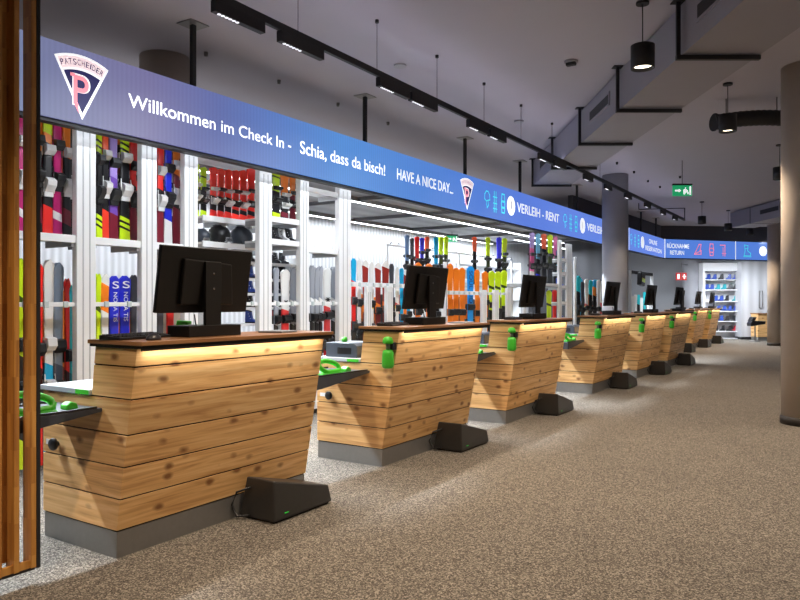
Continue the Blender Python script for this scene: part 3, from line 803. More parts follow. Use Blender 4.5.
bays = [(UP[0][1], UP[1][0]), (UP[1][1], UP[2][0]), (UP[2][1], UP[3][0]), (UP[3][1], UP[4][0]), (UP[4][1], UP[5][0]), (UP[5][1], UP[6][0])]
g = .001
bn = ['%s rack bay' % o for o in ORD[:6]]
for k in (0, 1, 2):
    shelf(bays[k][0]+g, bays[k][1]-g, 1.89, XR-.02, .4, 'white upper ski shelf of the ' + bn[k])
def rail(y0, y1, z, x, lab, h=.018):
    t = thing('ski_rail', lab, 'rail', (x, y0, z), group='white clamp rails')
    B(-.02, .02, 0, y1-y0, -h, h, bev=.003).build('bar', M_WHITE, t)
    n = max(2, int((y1-y0)/.16))
    for i in range(n):
        yy = (y1-y0)*(i+.5)/n; B(.02, .038, yy-.02, yy+.02, -.026, .026, bev=.004).build('clip', mat('clip_clear', (.5,.56,.56,1), .3), t)
    return t
for k in range(6):
    rail(bays[k][0]+g, bays[k][1]-g, 1.33, XR-.05, 'white clamp rail holding the lower skis, ' + bn[k])

# ------------------------------------------------------------------ skis
def ski_mesh(sign):
    """1.6 m ski, tail at z=0, top sheet towards sign*x"""
    mb = MB(); N = 44; rings = []
    for i in range(N+1):
        f = i/N; z = 1.6*f
        hw = .037+.014*abs(2*f-1)**2.0
        if f > .955: hw *= math.sqrt(max(0.03, 1-((f-.955)/.045)**2))
        if f < .03: hw *= .75+.25*f/.03
        th = .007+.006*(1-abs(2*f-1))
        off = .0015 + (0 if f < .86 else .016*((f-.86)/.14)**2) + (0 if f > .05 else .006*(1-f/.05))
        cx = sign*off; rings.append([mb.bm.verts.new((cx, -hw, z)), mb.bm.verts.new((cx+sign*th*.6, -hw, z)), mb.bm.verts.new((cx+sign*th, -hw*.7, z)),
                      mb.bm.verts.new((cx+sign*th, hw*.7, z)), mb.bm.verts.new((cx+sign*th*.6, hw, z)), mb.bm.verts.new((cx, hw, z))])
    for a, b in zip(rings[:-1], rings[1:]):
        for k in range(6):
            f = mb.face([a[k], a[(k+1) % 6], b[(k+1) % 6], b[k]])
    mb.face(rings[0]); mb.face(rings[-1])
    return mb.mesh('ski', M_WHITE)
def toe_mesh(s):
    mb = MB(); z = .92
    mb.prism([(s*.012, z-.04), (s*.03, z-.04), (s*.07, z), (s*.06, z+.06), (s*.012, z+.07)], 1, -.044, .044, bev=.004)
    mb.box(min(s*.012, s*.05), max(s*.012, s*.05), -.04, .04, z-.005, z+.02, bev=.003)
    return mb.mesh('toe_binding', M_BLACK)
def heel_mesh(s):
    mb = MB(); z = .60
    mb.prism([(s*.012, z-.09), (s*.035, z-.09), (s*.075, z-.03), (s*.08, z+.02), (s*.045, z+.05), (s*.012, z+.06)], 1, -.042, .042, bev=.004)
    mb.box(min(s*.012, s*.03), max(s*.012, s*.03), -.045, .038, z-.14, z+.0, bev=.003)
    mb.tube([(s*.02, -.045, z+.1), (s*.03, -.05, z), (s*.02, -.05, z-.1)], .005, 5); mb.tube([(s*.02, .045, z+.1), (s*.03, .05, z), (s*.02, .05, z-.1)], .005, 5)
    return mb.mesh('heel_binding', M_BLACK)
SK = {s: (ski_mesh(s), toe_mesh(s), heel_mesh(s)) for s in (1, -1)}
def design(name, stops):
    if 'ski_'+name in MATS: return MATS['ski_'+name]
    m = bpy.data.materials.new('ski_'+name); m.use_nodes = True; n = m.node_tree.nodes; l = m.node_tree.links
    b = n['Principled BSDF']; b.inputs['Roughness'].default_value = .28
    tc = n.new('ShaderNodeTexCoord'); sp = n.new('ShaderNodeSeparateXYZ'); l.new(tc.outputs['Generated'], sp.inputs[0])
    # slanted colour blocks
    ad = n.new('ShaderNodeMath'); ad.operation = 'MULTIPLY_ADD'; l.new(sp.outputs[1], ad.inputs[0]); ad.inputs[1].default_value = .025; l.new(sp.outputs[2], ad.inputs[2])
    r = n.new('ShaderNodeValToRGB'); r.color_ramp.interpolation = 'CONSTANT'; l.new(ad.outputs[0], r.inputs[0]); e = r.color_ramp.elements
    e[0].position = 0; e[0].color = srgb(*stops[0][1])
    e[1].position = stops[1][0] if len(stops) > 1 else .99; e[1].color = srgb(*(stops[1][1] if len(stops) > 1 else stops[0][1]))
    for p, c in stops[2:]:
        q = e.new(p); q.color = srgb(*c)
    l.new(r.outputs[0], b.inputs['Base Color']); MATS['ski_'+name] = m; return m
RED, BLK, WHT, LIM, ORG, BLU, MAG, PUR, CYN, SLV, MRN = (225,40,35), (22,22,26), (232,232,230), (205,235,30), (245,130,30), (35,45,205), (190,30,110), (110,70,170), (20,165,215), (150,155,165), (120,25,45)
D = {
 'red_tail': ([(0, RED), (.2, BLK), (.60, ORG), (.66, LIM)], 'black ski pair with red tail'),
 'magenta': ([(0, MAG), (.12, WHT), (.17, MAG)], 'magenta ski pair'),
 'black': ([(0, BLK), (.1, MRN), (.2, BLK), (.55, ORG)], 'black ski pair'),
 'orange_red': ([(0, (235,60,40)), (.22, BLK), (.58, (245,90,40))], 'orange-red ski pair'),
 'purple': ([(0, MRN), (.2, PUR), (.45, (165,140,215))], 'purple ski pair'),
 'black_yellow': ([(0, LIM), (.10, BLK), (.115, LIM), (.14, BLK), (.155, LIM), (.18, BLK), (.6, LIM), (.63, BLK), (.645, LIM), (.67, BLK), (.685, LIM)], 'black ski pair with yellow tail'),
 'red_black': ([(0, MRN), (.3, BLK), (.42, RED)], 'dark red and black ski pair'),
 'blue_white': ([(0, WHT), (.2, BLU), (.85, (60,90,240))], 'blue ski pair with white tail'),
 'maroon': ([(0, MRN), (.3, BLK), (.45, MRN), (.55, ORG)], 'maroon ski pair'),
 'lime': ([(0, LIM), (.15, BLK), (.55, LIM), (.8, (60,80,20)), (.83, LIM)], 'lime green ski pair'),
 'white_blue': ([(0, CYN), (.45, CYN), (.5, WHT)], 'white ski pair with light blue tail'),
 'slate': ([(0, BLK), (.4, (70,80,100)), (.5, (125,140,160))], 'slate grey ski pair'),
 'red': ([(0, RED), (.4, (60,10,15)), (.5, RED)], 'red ski pair'),
 'teal': ([(0, (20,130,140)), (.5, (30,180,190))], 'teal ski pair'),
 'white_orange': ([(0, (70,160,110)), (.25, WHT), (.8, ORG), (.95, WHT)], 'white ski pair with orange tip'),
 'nova': ([(0, (25,25,140)), (.3, (40,50,215))], 'royal blue ski pair with white lettering'),
 'red_dark': ([(0, RED), (.18, BLK), (.46, (250,55,45))], 'red ski pair with dark lower half'),
 'red_full': ([(0, (250,55,45)), (.16, BLK), (.24, (250,55,45))], 'short bright red ski pair'),
 'silver': ([(0, BLK), (.5, BLK), (.55, SLV), (.7, WHT), (.74, SLV)], 'silver ski pair with black lower half'),
 'white_red': ([(0, (200,25,35)), (.42, (225,60,60)), (.68, WHT)], 'white ski pair with red lower half'),
 'cyan_red': ([(0, BLK), (.4, RED), (.82, CYN)], 'red ski pair with cyan tip'),
 'white': ([(0, BLK), (.35, WHT), (.6, (235,200,90)), (.63, (220,90,90)), (.66, WHT)], 'white ski pair with colour mark'),
 'brown': ([(0, BLK), (.25, (120,35,30)), (.55, ORG), (.64, (150,45,38)), (.95, WHT)], 'brick red ski pair with orange band'),
 'dark': ([(0, BLK), (.6, (70,72,80))], 'dark grey ski pair'),
 'cyan': ([(0, BLK), (.4, CYN)], 'cyan ski pair'),
 'orange': ([(0, BLK), (.3, ORG)], 'orange ski pair'),
 'bright_blue': ([(0, BLK), (.22, (20,150,235))], 'bright blue ski pair'),
 'coral': ([(0, BLK), (.7, (250,110,70))], 'black ski pair with coral tip'),
 'lime_tip': ([(0, BLK), (.3, (60,70,30)), (.62, LIM)], 'black ski pair with lime tip'),
 'blue_tip': ([(0, (40,40,120)), (.3, BLK), (.55, (60,60,220))], 'violet blue ski pair'),
 'lilac': ([(0, WHT), (.25, (230,110,170)), (.7, (185,165,225))], 'lilac and pink ski pair'),
 'light_blue': ([(0, BLU), (.2, BLK), (.5, (130,200,235))], 'light blue ski pair'),
 'pink': ([(0, BLK), (.5, (235,120,180))], 'black ski pair with pink tip'),
 'steel': ([(0, BLK), (.45, (100,130,170))], 'steel blue ski pair'),
 'teal_black': ([(0, BLK), (.2, (0,150,130)), (.35, BLK), (.8, (40,190,200))], 'black and teal ski pair'),
 'dark_orange': ([(0, BLK), (.78, (235,140,60)), (.9, (60,170,220))], 'black ski pair with orange tip'),
}
WB = mat('binding_white', (.7,.7,.7,1), .35); RB = mat('binding_red', (.6,.03,.03,1), .35)
def ski(px, wpx, X, zb, ztop, dsg, lab, group, bind=M_BLACK, lean=0.0, simple=False, nobind=False, jit=.03):
    Y = onX(px, X); d = dep(X, Y); W = wpx*d/F
    L = ztop-zb; st, desc = D[dsg]
    turn = math.radians(26) if px > 350 else 0      # the distant racks hold their skis turned a little towards the aisle
    seen = abs(math.sin(abs(math.atan2(X, Y))+turn))
    sw = min(1.5, max(.5, W/max(seen, .3)/.10*.98))
    t = thing('ski_pair', '%s, %s' % (desc, lab), 'skis', (X, Y, zb), group=group)
    t.scale = (1, sw, L/1.6); t.rotation_euler = (0, -lean, -turn)
    jz = random.uniform(-jit, jit)
    for s in ((1, -1) if not simple else (1,)):
        sk, te, he = SK[s]
        o = bpy.data.objects.new('ski', sk); C.objects.link(o); o.parent = t
        o.material_slots[0].link = 'OBJECT'; o.material_slots[0].material = design(dsg, st)
        if nobind: continue
        for nm, me in (('toe_binding', te), ('heel_binding', he)):
            b = bpy.data.objects.new(nm, me); C.objects.link(b); b.parent = o; b.location.z = jz
            if bind is not M_BLACK: b.material_slots[0].link = 'OBJECT'; b.material_slots[0].material = bind
    return t
def row(items, X, zb, place, group, **kw):
    n = len(items)
    out = []
    for i, it in enumerate(items):
        px, w, dsg, zt = it[:4]; kk = dict(kw)
        if len(it) > 4: kk.update(it[4])
        xx = kk.pop('X', X)
        lab = '%s from left, %s' % (ORD[i], place)
        out.append(ski(px, w, xx, kk.pop('zb', zb), zt, dsg, lab, group, **kk))
    return out
XS = -5.60
wb = dict(bind=WB)
row([(20, 7, 'magenta', 3.20, wb), (29, 7, 'red', 3.20), (38, 7, 'black', 3.20), (47.5, 10, 'red_tail', 3.20, wb), (57, 9, 'magenta', 3.20), (66.5, 8, 'black', 3.15, wb)], XS, 1.8905, 'upper shelf, '+bn[0], 'skis on the upper shelves', jit=.07)
row([(99, 6, 'black_yellow', 3.20), (105, 7, 'orange_red', 3.20, wb), (113.20, 9, 'purple', 3.20), (124.5, 10, 'black_yellow', 3.23, wb), (133, 7, 'red_black', 3.20)], XS, 1.8905, 'upper shelf, '+bn[1], 'skis on the upper shelves', jit=.07)
row([(160, 7, 'red_black', 3.20, wb), (168, 8, 'blue_white', 3.20), (176, 7, 'maroon', 3.20, wb)], XS, 1.8905, 'upper shelf, '+bn[2], 'skis on the upper shelves', jit=.07)
back = ['black', 'dark', 'maroon', 'black', 'red_black', 'dark']
for b_, pxs in ((0, (24, 34, 43, 52, 62, 70)), (1, (102, 109.5, 119, 129, 135)), (2, (164, 172, 178))):
    row([(px, 7.5, back[i], 3.12+.05*(i % 3), wb if i % 2 else {}) for i, px in enumerate(pxs)], XS-.155, 1.8905, 'upper back row, '+bn[b_], 'skis behind the front row of the upper shelves', jit=.16)
for b_, pxs in ((0, (43.5, 53, 63, 70)), (1, (101, 109, 119, 129)),):
    row([(px, 7, back[i], 1.45+.05*(i % 2)) for i, px in enumerate(pxs)], XS-.155, .012, 'lower back row, '+bn[b_], 'skis behind the front row on the floor', jit=.1)
row([(20, 7, 'lime', 1.7), (30, 8, 'cyan', 1.6), (39, 7, 'red', 1.66), (48.5, 10, 'white_blue', 1.70, wb), (58, 10, 'slate', 1.68), (67, 5, 'red', 1.55), (71, 4, 'teal', 1.5)], XS, .012, 'lower row, '+bn[0], 'skis standing on the floor of the rack')
lows = row([(98, 5, 'lime', 1.6), (104.5, 8, 'white_orange', 1.60), (114, 10, 'nova', 1.585, dict(nobind=False)), (124.5, 11, 'nova', 1.59), (133.5, 7, 'dark', 1.6, wb)], XS, .012, 'lower row, '+bn[1], 'skis standing on the floor of the rack')
row([(160, 7, 'dark', 1.6), (170, 8, 'red', 1.62)], XS, .012, 'lower row, '+bn[2], 'skis standing on the floor of the rack')
# lettering on the two blue pairs
def ski_text(t, parts, mname='ski_letter_white'):
    sk = t.children[0]
    for s, z, h, wd, rot in parts:
        me = text_mesh(s, True)
        if rot: fit(me, h, wd)
        else: fit(me, wd, h)
        me.materials.clear(); me.materials.append(mat(mname, (.85,.86,.9,1), .4))
        o = link_mesh('lettering', me); o.parent = sk
        if rot: o.matrix_local = Matrix(((0,0,1,.0225),(0,1,0,-wd/2),(-1,0,0,z),(0,0,0,1)))
        else: o.matrix_local = Matrix(((0,0,1,.0262),(1,0,0,-wd/2),(0,1,0,z),(0,0,0,1)))
for t in lows[2:4]:
    ski_text(t, [('S', 1.485, .065, .06, False), ('NOVA TIS', 1.45, .27, .036, True)])
# small red skis and helmets further back
XK = -6.1
zk0, zh = 2.28, 2.0
reds = [(196, 6, 'lime', 2.84), (203.5, 6, 'lime', 2.82), (213.3, 7, 'red_dark', 2.84), (220.7, 7, 'red_dark', 2.84), (228, 7, 'red_dark', 2.85), (235.5, 7.5, 'red_full', 2.86), (243.2, 7.5, 'red_full', 2.88), (251, 8, 'red_full', 2.92)]
row([(a, b, c, d+.02, wb if i % 2 == 0 else {}) for i, (a, b, c, d) in enumerate(reds)], XK+.05, zk0+.0005, 'high back shelf, '+bn[3], 'short skis on the high shelf')
ya, yb = onX(190, XK), onX(262, XK)
shelf(ya, yb, zk0, XK+.2, .4, 'white high shelf carrying the short red skis')
shelf(ya, yb, zh, XK+.2, .4, 'white shelf carrying the black helmets')
rail(ya, yb, zk0+.42, XK+.0-.03, 'white clamp rail behind the tips of the short red skis')
def helmet(x, y, z, s, lab, m, rz):
    t = thing('ski_helmet', lab, 'helmet', (x, y, z), rz, group='helmets on the shelf'); t.scale = (s,)*3
    MB().ball((0,0,.10), .115, .135, .12, 20, cut=-.8).build('shell', m, t)
    MB().prism([(-.06,.02),(.06,.02),(.05,.075),(-.05,.075)], 1, -.14, -.118, bev=.005).build('visor', M_CHROME, t)
    mb = MB()
    for k in range(3): mb.box(-.05+.04*k, -.03+.04*k, -.05, .05, .213-abs(k-1)*.008, .222-abs(k-1)*.008, bev=.002)
    mb.build('vent', M_SLATEP, t)
    MB().tube([(.1,-.03,.05),(.07,-.05,.004),(-.07,-.05,.004),(-.1,-.03,.05)], .006, 6).build('chin_strap', M_BLACK2, t)
    return t
for i, (px, s, m) in enumerate(((202, .72, M_SLATEP), (219, 1.02, M_BLACK), (241, 1.05, M_SLATEP))):
    helmet(XK+.05, onX(px, XK+.05), zh+.001, s, ['small dark helmet left of the two large ones on the helmet shelf', 'large glossy black helmet in the middle of the helmet shelf', 'large slate black helmet at the right of the helmet shelf'][i], m, math.radians(80+20*i))
# cubby shelf with small boots under the helmets
yc0, yc1 = onX(206, XK), onX(288, XK)
cub = thing('boot_rack', 'white open rack with close shelves of ski boots behind the nearest monitor', 'shelf unit', (XK+.2, yc0, 0))
for yy in (0, yc1-yc0-.03): B(-.42, 0, yy, yy+.03, 0, 1.9).build('side_panel', M_WHITE, cub)
zsh = [.2, .42, .65, .88, 1.10, 1.29, 1.455, 1.63, 1.82]
for z in zsh: B(-.42, .01, .03, yc1-yc0-.03, z-.03, z).build('shelf_board', M_WHITE, cub)
def build_boot(m1, m2):
    t = thing('ski_boot', '', 'ski boot', group='ski boots on the white shelves')
    mb = MB(); mb.prism([(-.13, .02), (.14, .02), (.15, .06), (.05, .11), (.02, .27), (-.12, .30), (-.135, .1)], 0, -.045, .045, bev=.012)
    mb.build('shell', m1, t)
    B(-.04, .04, -.14, .15, 0, .021, bev=.003).build('sole', M_BLACK, t)
    bk = MB()
    for k in range(3): bk.box(-.05, .05, .02-.03*k, .045-.03*k, .1+.055*k, .115+.055*k)
    bk.build('buckle', m2, t)
    MB().prism([(-.11, .29), (.02, .26), (.02, .285), (-.11, .315)], 0, -.04, .04, bev=.006).build('liner_cuff', M_BLACK2, t)
    return t
bm_ = [mat('boot_black', (.02,.02,.025,1), .3), mat('boot_blue', (.03,.07,.35,1), .3), mat('boot_white', (.65,.66,.68,1), .3), mat('boot_teal', (.02,.3,.35,1), .3), mat('boot_red', (.5,.03,.05,1), .3)]
bnm = ['black', 'blue', 'white', 'teal', 'red']
protos = {}
def boot(ci, loc, rz, s, lab, group):
    if ci not in protos:
        t = build_boot(bm_[ci], M_CHROME); protos[ci] = t
    else: t = copy_tree(protos[ci])
    t.location = loc; t.rotation_euler = (0, 0, rz); t.scale = (s,)*3; t['label'] = lab; t['group'] = group; return t
for r, z in enumerate(zsh[4:]):
    s = .55 if r else .5
    if r == 4: s = .48
    for j, px in enumerate((250.5, 276, 283.5)):
        ci = random.choice((0, 0, 1, 2)) if px < 260 else random.choice((0, 0, 4, 0))
        boot(ci, (XK+.08, onX(px, XK+.08), z+.001), math.radians(-80+random.uniform(-8, 8)), s,
             '%s ski boot, %s from left, %s shelf from bottom of the boot rack' % (bnm[ci], ORD[j], ORD[r+4]), 'boots on the boot rack')
# bay 4 upper
y0, y1 = bays[4]
shelf(y0+g, y1-g, zat(219, XR, (y0+y1)/2), XR-.02, .4, 'white middle shelf of the '+bn[4]); z4 = zat(219, XR, (y0+y1)/2)
shelf(y0+g, y1-g, zat(241, XR, (y0+y1)/2), XR-.02, .4, 'white lower shelf of the '+bn[4]); z4b = zat(241, XR, (y0+y1)/2)
row([(276, 8, 'lime', z4+.62), (284.5, 8, 'black', z4+.55, wb), (292.5, 6, 'maroon', z4+.6)], XS, z4+.001, 'middle shelf, '+bn[4], 'short skis on the middle shelf')
for j, (px, ci) in enumerate(((276, 0), (283, 2), (290, 0))):
    boot(ci, (XS+.05, onX(px, XS+.05), z4b+.001), math.radians(-85), .55, '%s ski boot, %s from left, lower shelf, %s' % (bnm[ci], ORD[j], bn[4]), 'boots on the lower shelf')
y0, y1 = bays[5]
shelf(y0+g, y1-g, 1.99, XR-.02, .4, 'empty white shelf of the '+bn[5])
shelf(y0+g, y1-g, 2.70, XR-.02, .3, 'empty white top shelf of the '+bn[5])
wr = dict(bind=M_BLACK)
r4 = row([(276, 5, 'silver', 1.75), (285, 9, 'white_red', 1.73), (292, 4.5, 'silver', 1.76), (295.5, 4.5, 'silver', 1.75)], XS, .2905, 'lower row, '+bn[4], 'skis standing on the floor of the rack')
r5 = row([(312, 4.5, 'silver', 1.80), (316.5, 4.5, 'silver', 1.78), (320.5, 4, 'silver', 1.8), (327, 9.5, 'white_red', 1.78), (333, 4.5, 'silver', 1.80)], XS, .2905, 'lower row, '+bn[5], 'skis standing on the floor of the rack')
for t in (r4[1], r5[3]):
    mb = MB()
    for k in range(3):
        a = math.pi*k/3; q = Vector((math.cos(a), math.sin(a)))*.033; w_ = Vector((-q.y, q.x))*.22
        mb.face([mb.bm.verts.new((.0165, p.x, 1.17+p.y)) for p in (-q-w_, q-w_, q+w_, -q+w_)])
    o = mb.build('emblem', M_BLACK, t.children[0])
def base(y0, y1, z, lab):
    t = thing('ski_stand', lab, 'ski stand', (XR-.075, y0, 0), group='white box ski stands')
    B(-.4, 0, 0, y1-y0, .06, z, bev=.003).build('box', M_WHITE, t); B(-.37, -.03, .02, y1-y0-.02, 0, .06).build('toe_kick', M_BLACK2, t)
    return t
for k in (4, 5): base(bays[k][0]+g, bays[k][1]-g, .29, 'white box base of the '+bn[k])
base(UP[6][1]+.001, onX(535, XR), .35, 'long white box base under the skis of the low rack')
# dark skis stored behind
row([(p, 5, ('dark', 'black')[i % 2], 1.42+.04*(i % 3)) for i, p in enumerate((356, 362, 368, 375, 381, 388, 394, 400))], XS-.15, .3505, 'back row past last tall post', 'dark skis in the back row of the low rack', jit=.1)
row([(p, 5, ('black', 'dark')[i % 2], 1.40+.04*(i % 3)) for i, p in enumerate((453, 459, 466, 473, 481, 488, 494.5, 501, 508))], XS-.15, .3505, 'back row beside second monitor', 'dark skis in the back row of the low rack', jit=.1)
# lower rack beyond the tall posts
row([(353.5, 5, 'cyan_red', 1.93), (359, 5, 'white', 1.93), (365.3, 6, 'brown', 1.92), (371.5, 5, 'white', 1.90), (378, 6, 'brown', 1.90), (385.5, 7, 'brown', 1.93), (391.5, 4.5, 'dark', 1.9), (397, 4, 'white', 1.86), (401.5, 4, 'cyan', 1.85), (405, 3.5, 'brown', 1.83), (408.5, 4, 'cyan', 1.86)],
    XS, .3505, 'low rack past last tall post', 'skis in the low rack', jit=.12)
rail(UP[6][1]+.001, TH[2][0]-.001, 1.58, XR-.075, 'long white clamp rail between the last tall post and the thin post', h=.03)
rr_ = row([(418, 7, 'orange', 1.95), (429, 7, 'orange', 1.95), (437, 5, 'dark', 1.9), (450, 6, 'orange', 1.98), (456, 6.5, 'orange', 1.92), (462, 6, 'orange', 1.93), (470.3, 7.5, 'bright_blue', 1.97), (477, 5, 'orange', 1.92), (485, 6, 'orange', 1.9), (491.5, 6, 'lime', 1.92), (497.8, 6, 'lime', 1.92), (504, 6.5, 'lime', 1.95)],
    XS, .3505, 'low rack beside second monitor', 'skis in the low rack', jit=.12)
ski_text(rr_[6], [('SOUL RIDE', 1.52, .62, .05, True)], 'ski_letter_dark')
MATS['ski_letter_dark'].node_tree.nodes['Principled BSDF'].inputs['Base Color'].default_value = (.02, .08, .3, 1)
rail(TH[2][1]+.001, TH[3][0]-.001, 1.50, XR-.05, 'white clamp rail across the orange skis', h=.03)
for k, (a, b) in enumerate(((TH[3][1], TH[4][0]), (TH[4][1], TH[5][0]))):
    rail(a+.001, b-.001, 1.5, XR-.05, 'short white clamp rail below the lime skis, %s' % ('left one' if k == 0 else 'right one'))
# upper rail with children's skis
XH = -6.3
ha, hb = onX(386, XH), onX(512, XH)
hr = thing('hanging_rail', 'white overhead rail with hooks carrying the upper row of skis', 'rail', (XH, ha, 0))
MB().tube([(0, 0, 2.27), (0, hb-ha, 2.27)], .018, 10).build('tube', M_WHITE, hr)
for yy in (.02, (hb-ha)*.5, hb-ha-.02): B(-.02, .02, yy-.02, yy+.02, 0, 2.25).build('leg', M_WHITE, hr)
B(-.12, .10, .0, hb-ha, 1.66, 1.69).build('ledge', M_WHITE, hr)
hk = MB(); n = 22
for k in range(n):
    yy = (hb-ha)*(k+.5)/n; hk.tube([(0, yy, 2.285), (.03, yy, 2.31), (.05, yy, 2.29)], .006, 5)
hk.build('hook', M_BLACK2, hr)
row([(407, 4.5, 'steel', 2.46), (412, 4, 'dark', 2.42), (417, 4.5, 'red', 2.46), (422, 4.5, 'blue_tip', 2.45), (427, 4.5, 'coral', 2.48), (436, 4.5, 'cyan', 2.50), (441, 4.5, 'lime_tip', 2.52), (446, 4.5, 'lime_tip', 2.54)], XH+.06, 1.6905, 'upper row above second monitor', 'skis in the upper row', jit=.2)
row([(474.5, 4.5, 'coral', 2.62), (488, 4.5, 'lime_tip', 2.66), (499, 5, 'blue_tip', 2.70), (504.5, 5, 'lime_tip', 2.70)], XH+.06, 1.6905, 'upper row left of third monitor', 'skis in the upper row', jit=.2)
# cluster beside the tall ladder post
cb0 = TH[6][1]+.001; cb1 = TH[7][0]
shelf(cb0, cb1-.001, 1.73, XR-.02, .4, 'white shelf carrying the five colourful skis beside the ladder post')
row([(532, 5, 'lilac', 2.78), (538, 4.5, 'light_blue', 2.79), (544, 5, 'coral', 2.81), (550, 5.5, 'lime_tip', 2.82), (555.3, 4, 'pink', 2.80)], XS, 1.7305, 'shelf beside ladder post', 'five colourful skis')
row([(549, 5, 'lime', 1.6), (554.5, 4, 'red', 1.62)], XS, .012, 'lower row by ladder post', 'skis below the colourful ones')
B_ = (TH[7][1], TH[8][0])
for k, z in enumerate((1.0, 1.35, 1.7, 2.0, 2.3)):
    shelf(B_[0]+.001, B_[1]-.001, z, XR-.02, .3, 'narrow white shelf between the two ladder posts, %s from the bottom' % ORD[k])
    ci = (1, 0, 1, 3, 1)[k]
    boot(ci, (XR-.12, (B_[0]+B_[1])/2, z+.001), math.radians(-85), .62, '%s ski boot between the two ladder posts, %s shelf up' % (bnm[ci], ORD[k]), 'boots between the ladder posts')
row([(578.5, 4, 'teal_black', 2.05), (582.5, 4, 'dark', 1.9), (586.5, 4, 'white', 1.98), (590.5, 4, 'teal_black', 1.96), (594.5, 4, 'dark_orange', 1.98), (598.5, 4, 'white_blue', 1.98), (602, 4, 'white_red', 1.95), (606, 4, 'teal_black', 1.9)],
    -6.2, .012, 'rack left of grey column', 'skis left of the grey column')
row([(577, 3.5, 'dark', 1.92), (580.5, 4, 'cyan', 2.0), (584.5, 4, 'teal_black', 1.9), (588.5, 4, 'black', 1.95), (592.5, 4, 'white', 1.98), (596.5, 4, 'teal_black', 2.0), (600.3, 4, 'dark', 1.9), (604, 4, 'dark_orange', 1.97)],
    -6.36, .012, 'back row left of grey column', 'skis in the back row left of the grey column', jit=.2)
a, b = onX(577, -6.3), onX(612, -6.3)
rail(a, b, 1.2, -6.26, 'white clamp rail in the rack left of the grey column')
# stock shelf against the back wall
sh = thing('stock_shelf', 'low white stock shelving against the corrugated wall behind the third monitor', 'shelf unit', (-8.3, 15.2, 0))
for yy in (0, 2.0, 4.0): B(-.4, 0, yy, yy+.05, 0, 2.5).build('side_panel', M_WHITE, sh)
for z in (.4, .9, 1.4, 1.9, 2.3): B(-.4, 0, .05, 4.0, z, z+.04).build('shelf_board', M_WHITE, sh)
k_ = 0
for z in (1.44, 1.94):
    for yy in (15.5, 16.2, 17.5, 18.2):
        k_ += 1
        q = thing('storage_bin', 'storage bin on the %s shelf of the stock shelving, %s from the left' % ('middle' if z < 1.9 else 'upper', ORD[(k_-1) % 4]), 'bin', (-8.5, yy, z), group='bins on the stock shelving')
        MB().prism([(-.15, 0), (.15, 0), (.17, .25), (-.17, .25)], 1, -.2, .2, bev=.01).build('tub', bm_[1] if k_ % 2 else bm_[2], q)
        B(.155, .16, -.1, .1, .1, .18).build('label_plate', M_WHITE2, q)

# ------------------------------------------------------------------ far end
# rack right of the column
X2 = -6.3
ra, rb = onX(629.5, X2), onX(652, X2)
fr = thing('far_rack', 'white frame rack standing in front of the far grey wall right of the grey column', 'rack', (X2, ra, 0))
for yy in (0, rb-ra-.08): B(-.05, .05, yy, yy+.08, 0, 2.4).build('post', M_WHITE, fr)
B(-.05, .05, .08, rb-ra-.08, 2.3, 2.4).build('top_bar', M_BLACK2, fr)
for z in (.5, 1.35): B(-.08, .05, .08, rb-ra-.08, z, z+.06).build('cross_bar', M_WHITE, fr)
row([(632.5, 3, 'white', 1.55), (635.5, 3, 'white_blue', 1.6), (638.5, 3, 'teal_black', 1.6), (641.5, 3, 'white', 1.5), (644.5, 3, 'teal', 1.7), (648, 3, 'white', 1.5)], X2+.12, .012, 'far white frame rack', 'skis in the far rack')
bg = thing('hanging_bag', 'black bag with a lime stripe hanging in the far white rack', 'bag', (X2+.16, onX(641, X2+.16), 1.88))
MB().prism([(-.25, .05), (.22, 0), (.3, .42), (-.2, .48)], 0, -.08, .08, bev=.03).build('body', M_BLACK2, bg)
MB().prism([(-.2, .16), (.18, .13), (.2, .26), (-.18, .29)], 0, .08, .088).build('stripe', mat('lime_print', (.55,.8,.05,1), .4), bg)
MB().tube([(0,-.1,.45),(0,-.05,.52),(0,.1,.5),(0,.15,.42)], .012, 6).build('strap', M_BLACK2, bg)
# fire sign on the far wall
x, y = vl(25.8, 281.5/F*25.8)
fs = thing('fire_sign', 'small red and white fire extinguisher sign by the pale column on the far wall', 'sign', (x, 28.885 if 0 else y, zat(276.5, x, y)), YAW)
B(-.21, -.01, -.01, .01, -.14, .14).build('red_panel', mat('sign_red', (.6,.02,.02,1), .5), fs)
B(.01, .19, -.01, .01, -.14, .14).build('arrow_panel', mat('sign_red', (.6,.02,.02,1)), fs)
B(-.15, -.08, -.012, -.0101, -.09, .09).build('extinguisher_symbol', M_TXT, fs)
MB().box(.04, .16, -.012, -.0101, -.02, .02).box(.08, .12, -.0125, -.0101, -.08, .08).build('arrow_symbol', M_TXT, fs)
MB().tube([(-.0, .0, .14), (0, 0, .5)], .01, 6).tube([(0, 0, .45), (.45, .35, .45)], .01, 6).build('arm', M_STEEL, fs)

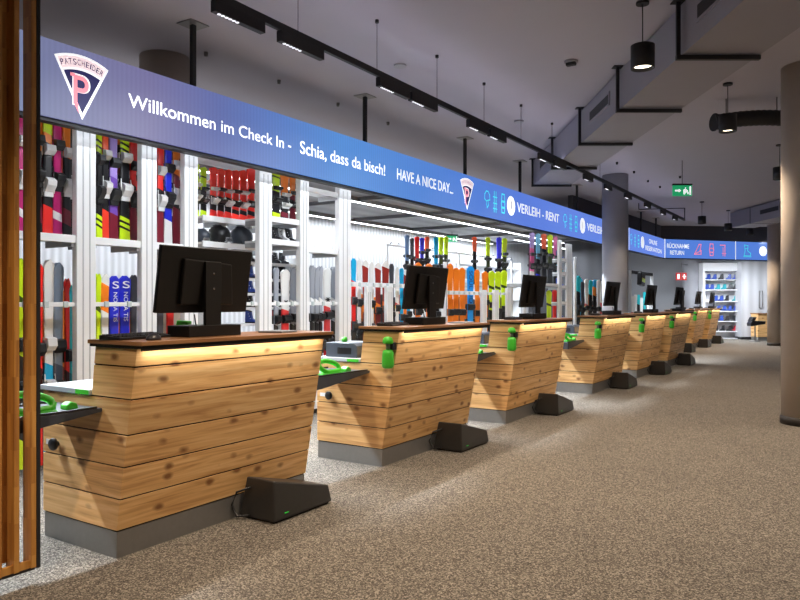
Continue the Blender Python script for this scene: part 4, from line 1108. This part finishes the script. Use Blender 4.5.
# white boot wall
x, y = vl(25.6, (703-400)/F*25.6); 
bw = thing('boot_wall_shelf', 'tall white shelf wall full of blue and black boots at the far end', 'shelf unit', (x, y, 0), YAW+math.radians(-4))
Wd, Ht = 1.40, 2.78
B(0, .08, 0, .45, 0, Ht).build('side_panel', M_WHITE2, bw); B(Wd-.06, Wd, 0, .45, 0, Ht).build('side_panel', M_WHITE2, bw)
B(.08, Wd-.06, .42, .45, 0, Ht).build('back_panel', M_WHITE2, bw)
B(-.005, Wd, -.01, .45, Ht-.3, Ht).build('header', M_WHITE2, bw)
shz = [zat(v, *vl(25.6, 12)) for v in (338, 331, 321, 311, 301, 289.5, 279.5)]
for z in shz: B(.08, Wd-.06, 0, .42, z-.03, z).build('shelf_board', M_WHITE2, bw)
rot = YAW+math.radians(-4); ux, uy = math.cos(rot), math.sin(rot)
rows_ = {6: [(.24,1),(.46,1),(.70,0),(.98,1),(1.2,1)], 5: [(.18,1),(.36,1),(.58,3),(.8,3),(1.0,0),(1.2,0)], 4: [(.5,1),(.7,1),(.9,0),(1.2,3)], 3: [(.6,1),(.8,1),(1.0,1),(1.2,1)], 2: [(.5,0),(.7,1),(.92,0),(1.15,0)], 1: [(.5,0),(.75,0),(1.0,0),(1.2,4)]}
for r, its in rows_.items():
    for j, (u, ci) in enumerate(its):
        px_, py_ = x+ux*u-uy*.18, y+uy*u+ux*.18
        boot(ci, (px_, py_, shz[r]+.001), rot+math.radians(60+random.uniform(-15, 15)), .68, '%s boot on white boot wall, %s row from top, %s from left' % (bnm[ci], ORD[6-r], ORD[j]), 'boots on the white boot wall')
xp, yp = vl(25.2, (741.5-400)/F*25.2)
cp = thing('tall_cabinet', 'tall pale grey panelled cabinet right of the white boot wall', 'cabinet', (xp, yp, 0), YAW)
B(0, .95, 0, .5, .09, 2.82, bev=.004).build('body', corrugated('cabinet_panels', (.6,.6,.63,1), .35, 0, .45, .2), cp)
B(.01, .94, .01, .49, 0, .09).build('plinth', M_BLACK2, cp)
MB().tube([(.62, -.03, 1.15), (.62, -.03, 1.75), (.74, -.03, 1.75), (.74, -.03, 1.15), (.62, -.03, 1.15)], .012, 6).build('frame_handle', M_STEEL, cp)
xd, yd = vl(24.4, (758-400)/F*24.4)
dk = thing('side_desk', 'small larch plank desk at the far right beside the distant beige column', 'desk', (xd, yd, 0), YAW)
B(0, .6, 0, .5, .13, .93, bev=.003).build('plank_body', M_LARCH, dk); B(.01, .59, .01, .49, 0, .13).build('plinth', M_STEEL, dk)
B(-.02, .62, -.02, .52, .93, .96).build('worktop', M_TOP, dk)
hl = thing('desk_chair', 'black padded arm seat tucked against the far larch desk', 'seat', vl(23.9, (755-400)/F*23.9)+(0,), YAW)
MB().prism([(-.2,.52),(.28,.6),(.3,.7),(-.15,.72),(-.22,.62)], 1, -.15, .15, bev=.02).build('seat', M_BLACK, hl)
MB().prism([(-.2,.7),(-.05,.72),(.0,.84),(-.12,.84)], 1, -.14, .14, bev=.02).build('arm_pad', M_BLACK, hl)
MB().tube([(0,0,.03),(0,0,.55)], .025, 8).build('post', M_STEEL, hl)
MB().lathe([(.2,.0),(.2,.02),(.03,.035)], 20).build('foot', M_STEEL, hl)
